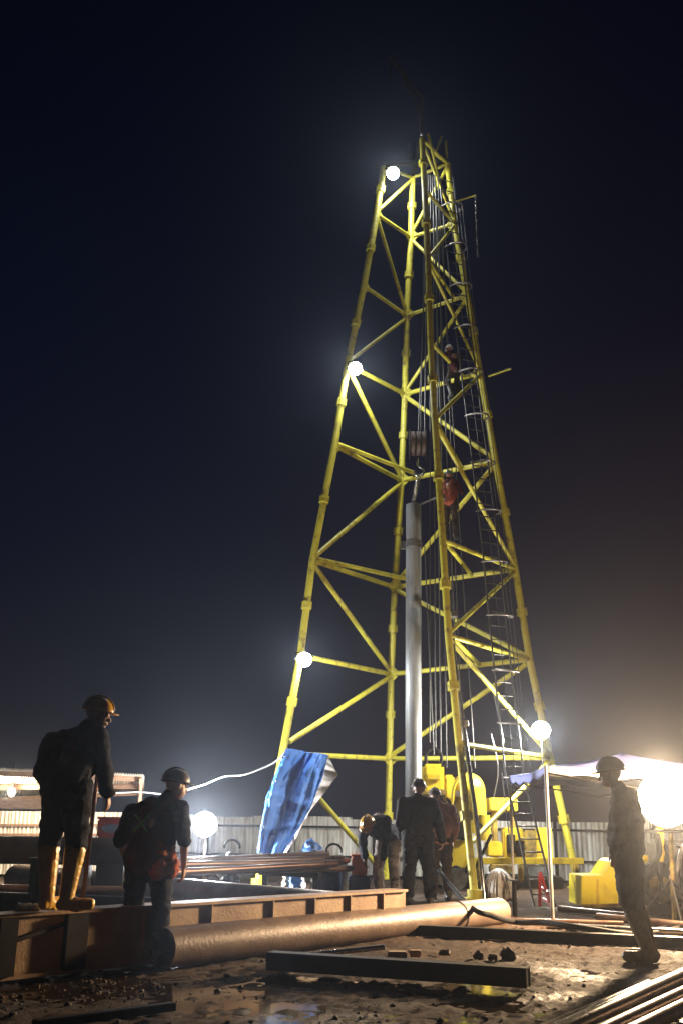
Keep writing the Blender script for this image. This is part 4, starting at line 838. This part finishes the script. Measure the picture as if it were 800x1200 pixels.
for (x, y, r) in ((535, 1030, .2), (517, 1027, .16)):
    c = at(x, y, 20.40); MB().tube(c, c + V((0, .18, 0)), r, n=22).tube(c - V((0, .02, 0)), c + V((0, .2, 0)), r * .35, n=14).build('flywheel', GREYM, dm)
mbox('lower_pan', 575, 1014, 600, 1024, 21.00, .4, YDIRT); mbox('lower_pan', 616, 1012, 640, 1030, 21.50, .4, GREYM)

# red tool and stepladder near the ladder foot
rd = thing('red_trestle', 'red folding metal trestle leaning beside the foot of the caged ladder', 'trestle', gr(640, 1066))
for (x0, y0, x1, y1) in ((632, 1022, 632, 1062), (632, 1022, 646, 1066), (634, 1040, 641, 1046), (635, 1053, 643, 1057)):
    MB().beam(at(x0, y0, 16.5), at(x1, y1, 16.3), .045, .03).build('trestle_bar', REDP, rd)
# yellow machine right
ym = thing('yellow_mud_tank', 'bright yellow steel tank with a slanted notch behind the right man', 'tank', (4.6, 16.5, 0))
pts = [(681, 1064), (681, 1026), (707, 1026), (717, 1010), (722, 1007), (775, 1004), (775, 1060)]
P_ = [at(x, y, 16.5) for x, y in pts]; P_[0].z = .03; P_[-1].z = .03
MB().prism(P_, (0, .9, 0)).build('tank_body', mat('bright_yellow_paint', (.8, .68, .03), (.55, .42, .03), .35, 0, 2.5, .1, thr=(.3, .45)), ym, bevel=.012)
MB().beam(at(722, 1007, 16.45), at(778, 1003, 16.45), .08, .05).build('rim_bar', YELM, ym)
MB().beam(at(681, 1062, 16.45), at(775, 1060, 16.45), .08, .05).build('base_rail', YDIRT, ym)
for x in (700, 728, 757): MB().beam(at(x, 1030, 16.48), at(x, 1061, 16.48), .03, .03, up=(0, 1, 0)).build('rib', YELM, ym)
eng = thing('pump_unit', 'dark pump unit with wheel and tangled hoses at the right edge', 'pump', (5.1, 15.4, 0))
c = at(770, 1042, 15.4); MB().tube(c + V((0, -.1, 0)), c + V((0, .12, 0)), .37, n=30).build('wheel', RUBBER, eng); MB().tube(c + V((0, -.12, 0)), c + V((0, -.09, 0)), .19, n=20).build('wheel_rim', YDIRT, eng)
c, s3 = pbox(775, 985, 812, 1050, 15.7, .6, .2); MB().box(c, s3).build('pump_body', GREYM, eng, bevel=.05)
MB().path([at(773, 968, 15.3), at(775, 1010, 15.3)], .05).build('riser_pipe', YELM, eng)
for k in range(7):
    x = 765 + k * 6; pts = [at(x + random.uniform(-8, 8), y, 15.2 + random.uniform(-.1, .2)) for y in (975 + random.uniform(0, 15), 1000, 1022, 1045, 1058)]
    MB().path(bez(pts, 6), random.choice([.02, .03, .04]), 8).build('hose', random.choice([RUBBER, STEEL, DARK, NETW]), eng)
# ------------------------------------------------------------------ canopy tent
cx0, cy0 = 2.84, 14.1
tent = thing('canopy_tent', 'low pop-up canopy with blue and white cloth in front of the right derrick leg', 'canopy', (cx0 + 1.5, cy0 + 1.5, 0))
ez = at(648, 897, cy0).z; pk = V((cx0 + 1.45, cy0 + 1.5, at(756, 883, cy0 + 1.5).z)); cs_ = [V((cx0, cy0, ez)), V((cx0 + 2.9, cy0, ez)), V((cx0 + 2.9, cy0 + 3, ez)), V((cx0, cy0 + 3, ez))]
for k in range(4):
    a, b_ = cs_[k], cs_[(k + 1) % 4]
    MB().grid(lambda u, v_: a.lerp(b_, u).lerp(pk, v_) - V((0, 0, .10 * math.sin(math.pi * v_) * (.4 + .6 * math.sin(math.pi * u)) + .06 * math.sin(math.pi * u) * (1 - v_))), 14, 12).build('roof_panel', CANB, tent, solid=.004)
    MB().grid(lambda u, v_: a.lerp(b_, u) - V((0, 0, v_ * .12 + .05 * math.sin(math.pi * u) + .02 * math.sin(u * 25) * v_)) + V((0, .015 * math.sin(u * 30), 0)), 40, 3).build('valance', CANB if k in (3, 2) else CANW, tent, solid=.003)
for k, c in enumerate(cs_): MB().path([V((c.x, c.y, 0)), V((c.x, c.y, 1.0)), V(c)], .022 if k else .025, 10).build('leg', WHITEP, tent); MB().box((c.x, c.y, .01), (.09, .09, .02)).build('leg_foot', DARK, tent)
for k in range(4):
    a, b_ = cs_[k], cs_[(k + 1) % 4]
    MB().path([a - V((0, 0, .10)), a.lerp(b_, .5) - V((0, 0, .32)), b_ - V((0, 0, .1))], .012, 6).build('strut', DARK, tent)
    MB().path([a - V((0, 0, .03)), a.lerp(pk, .55) - V((0, 0, .12)), pk - V((0, 0, .05))], .012, 6).build('strut', DARK, tent)

# ------------------------------------------------------------------ thin night haze
me = MB().box((0, 10, 10.5), (270, 270, 24)).mesh('haze'); hm = bpy.data.materials.new('night_haze'); hm.use_nodes = True; t = hm.node_tree; t.nodes.clear()
ou = t.nodes.new('ShaderNodeOutputMaterial'); pv = t.nodes.new('ShaderNodeVolumePrincipled'); pv.inputs['Color'].default_value = (.78, .86, 1, 1); pv.inputs['Density'].default_value = .0011; pv.inputs['Anisotropy'].default_value = 0.86
t.links.new(pv.outputs[0], ou.inputs['Volume']); me.materials.append(hm); ho = bpy.data.objects.new('haze', me); COL.objects.link(ho); tag(ho, kind='stuff')
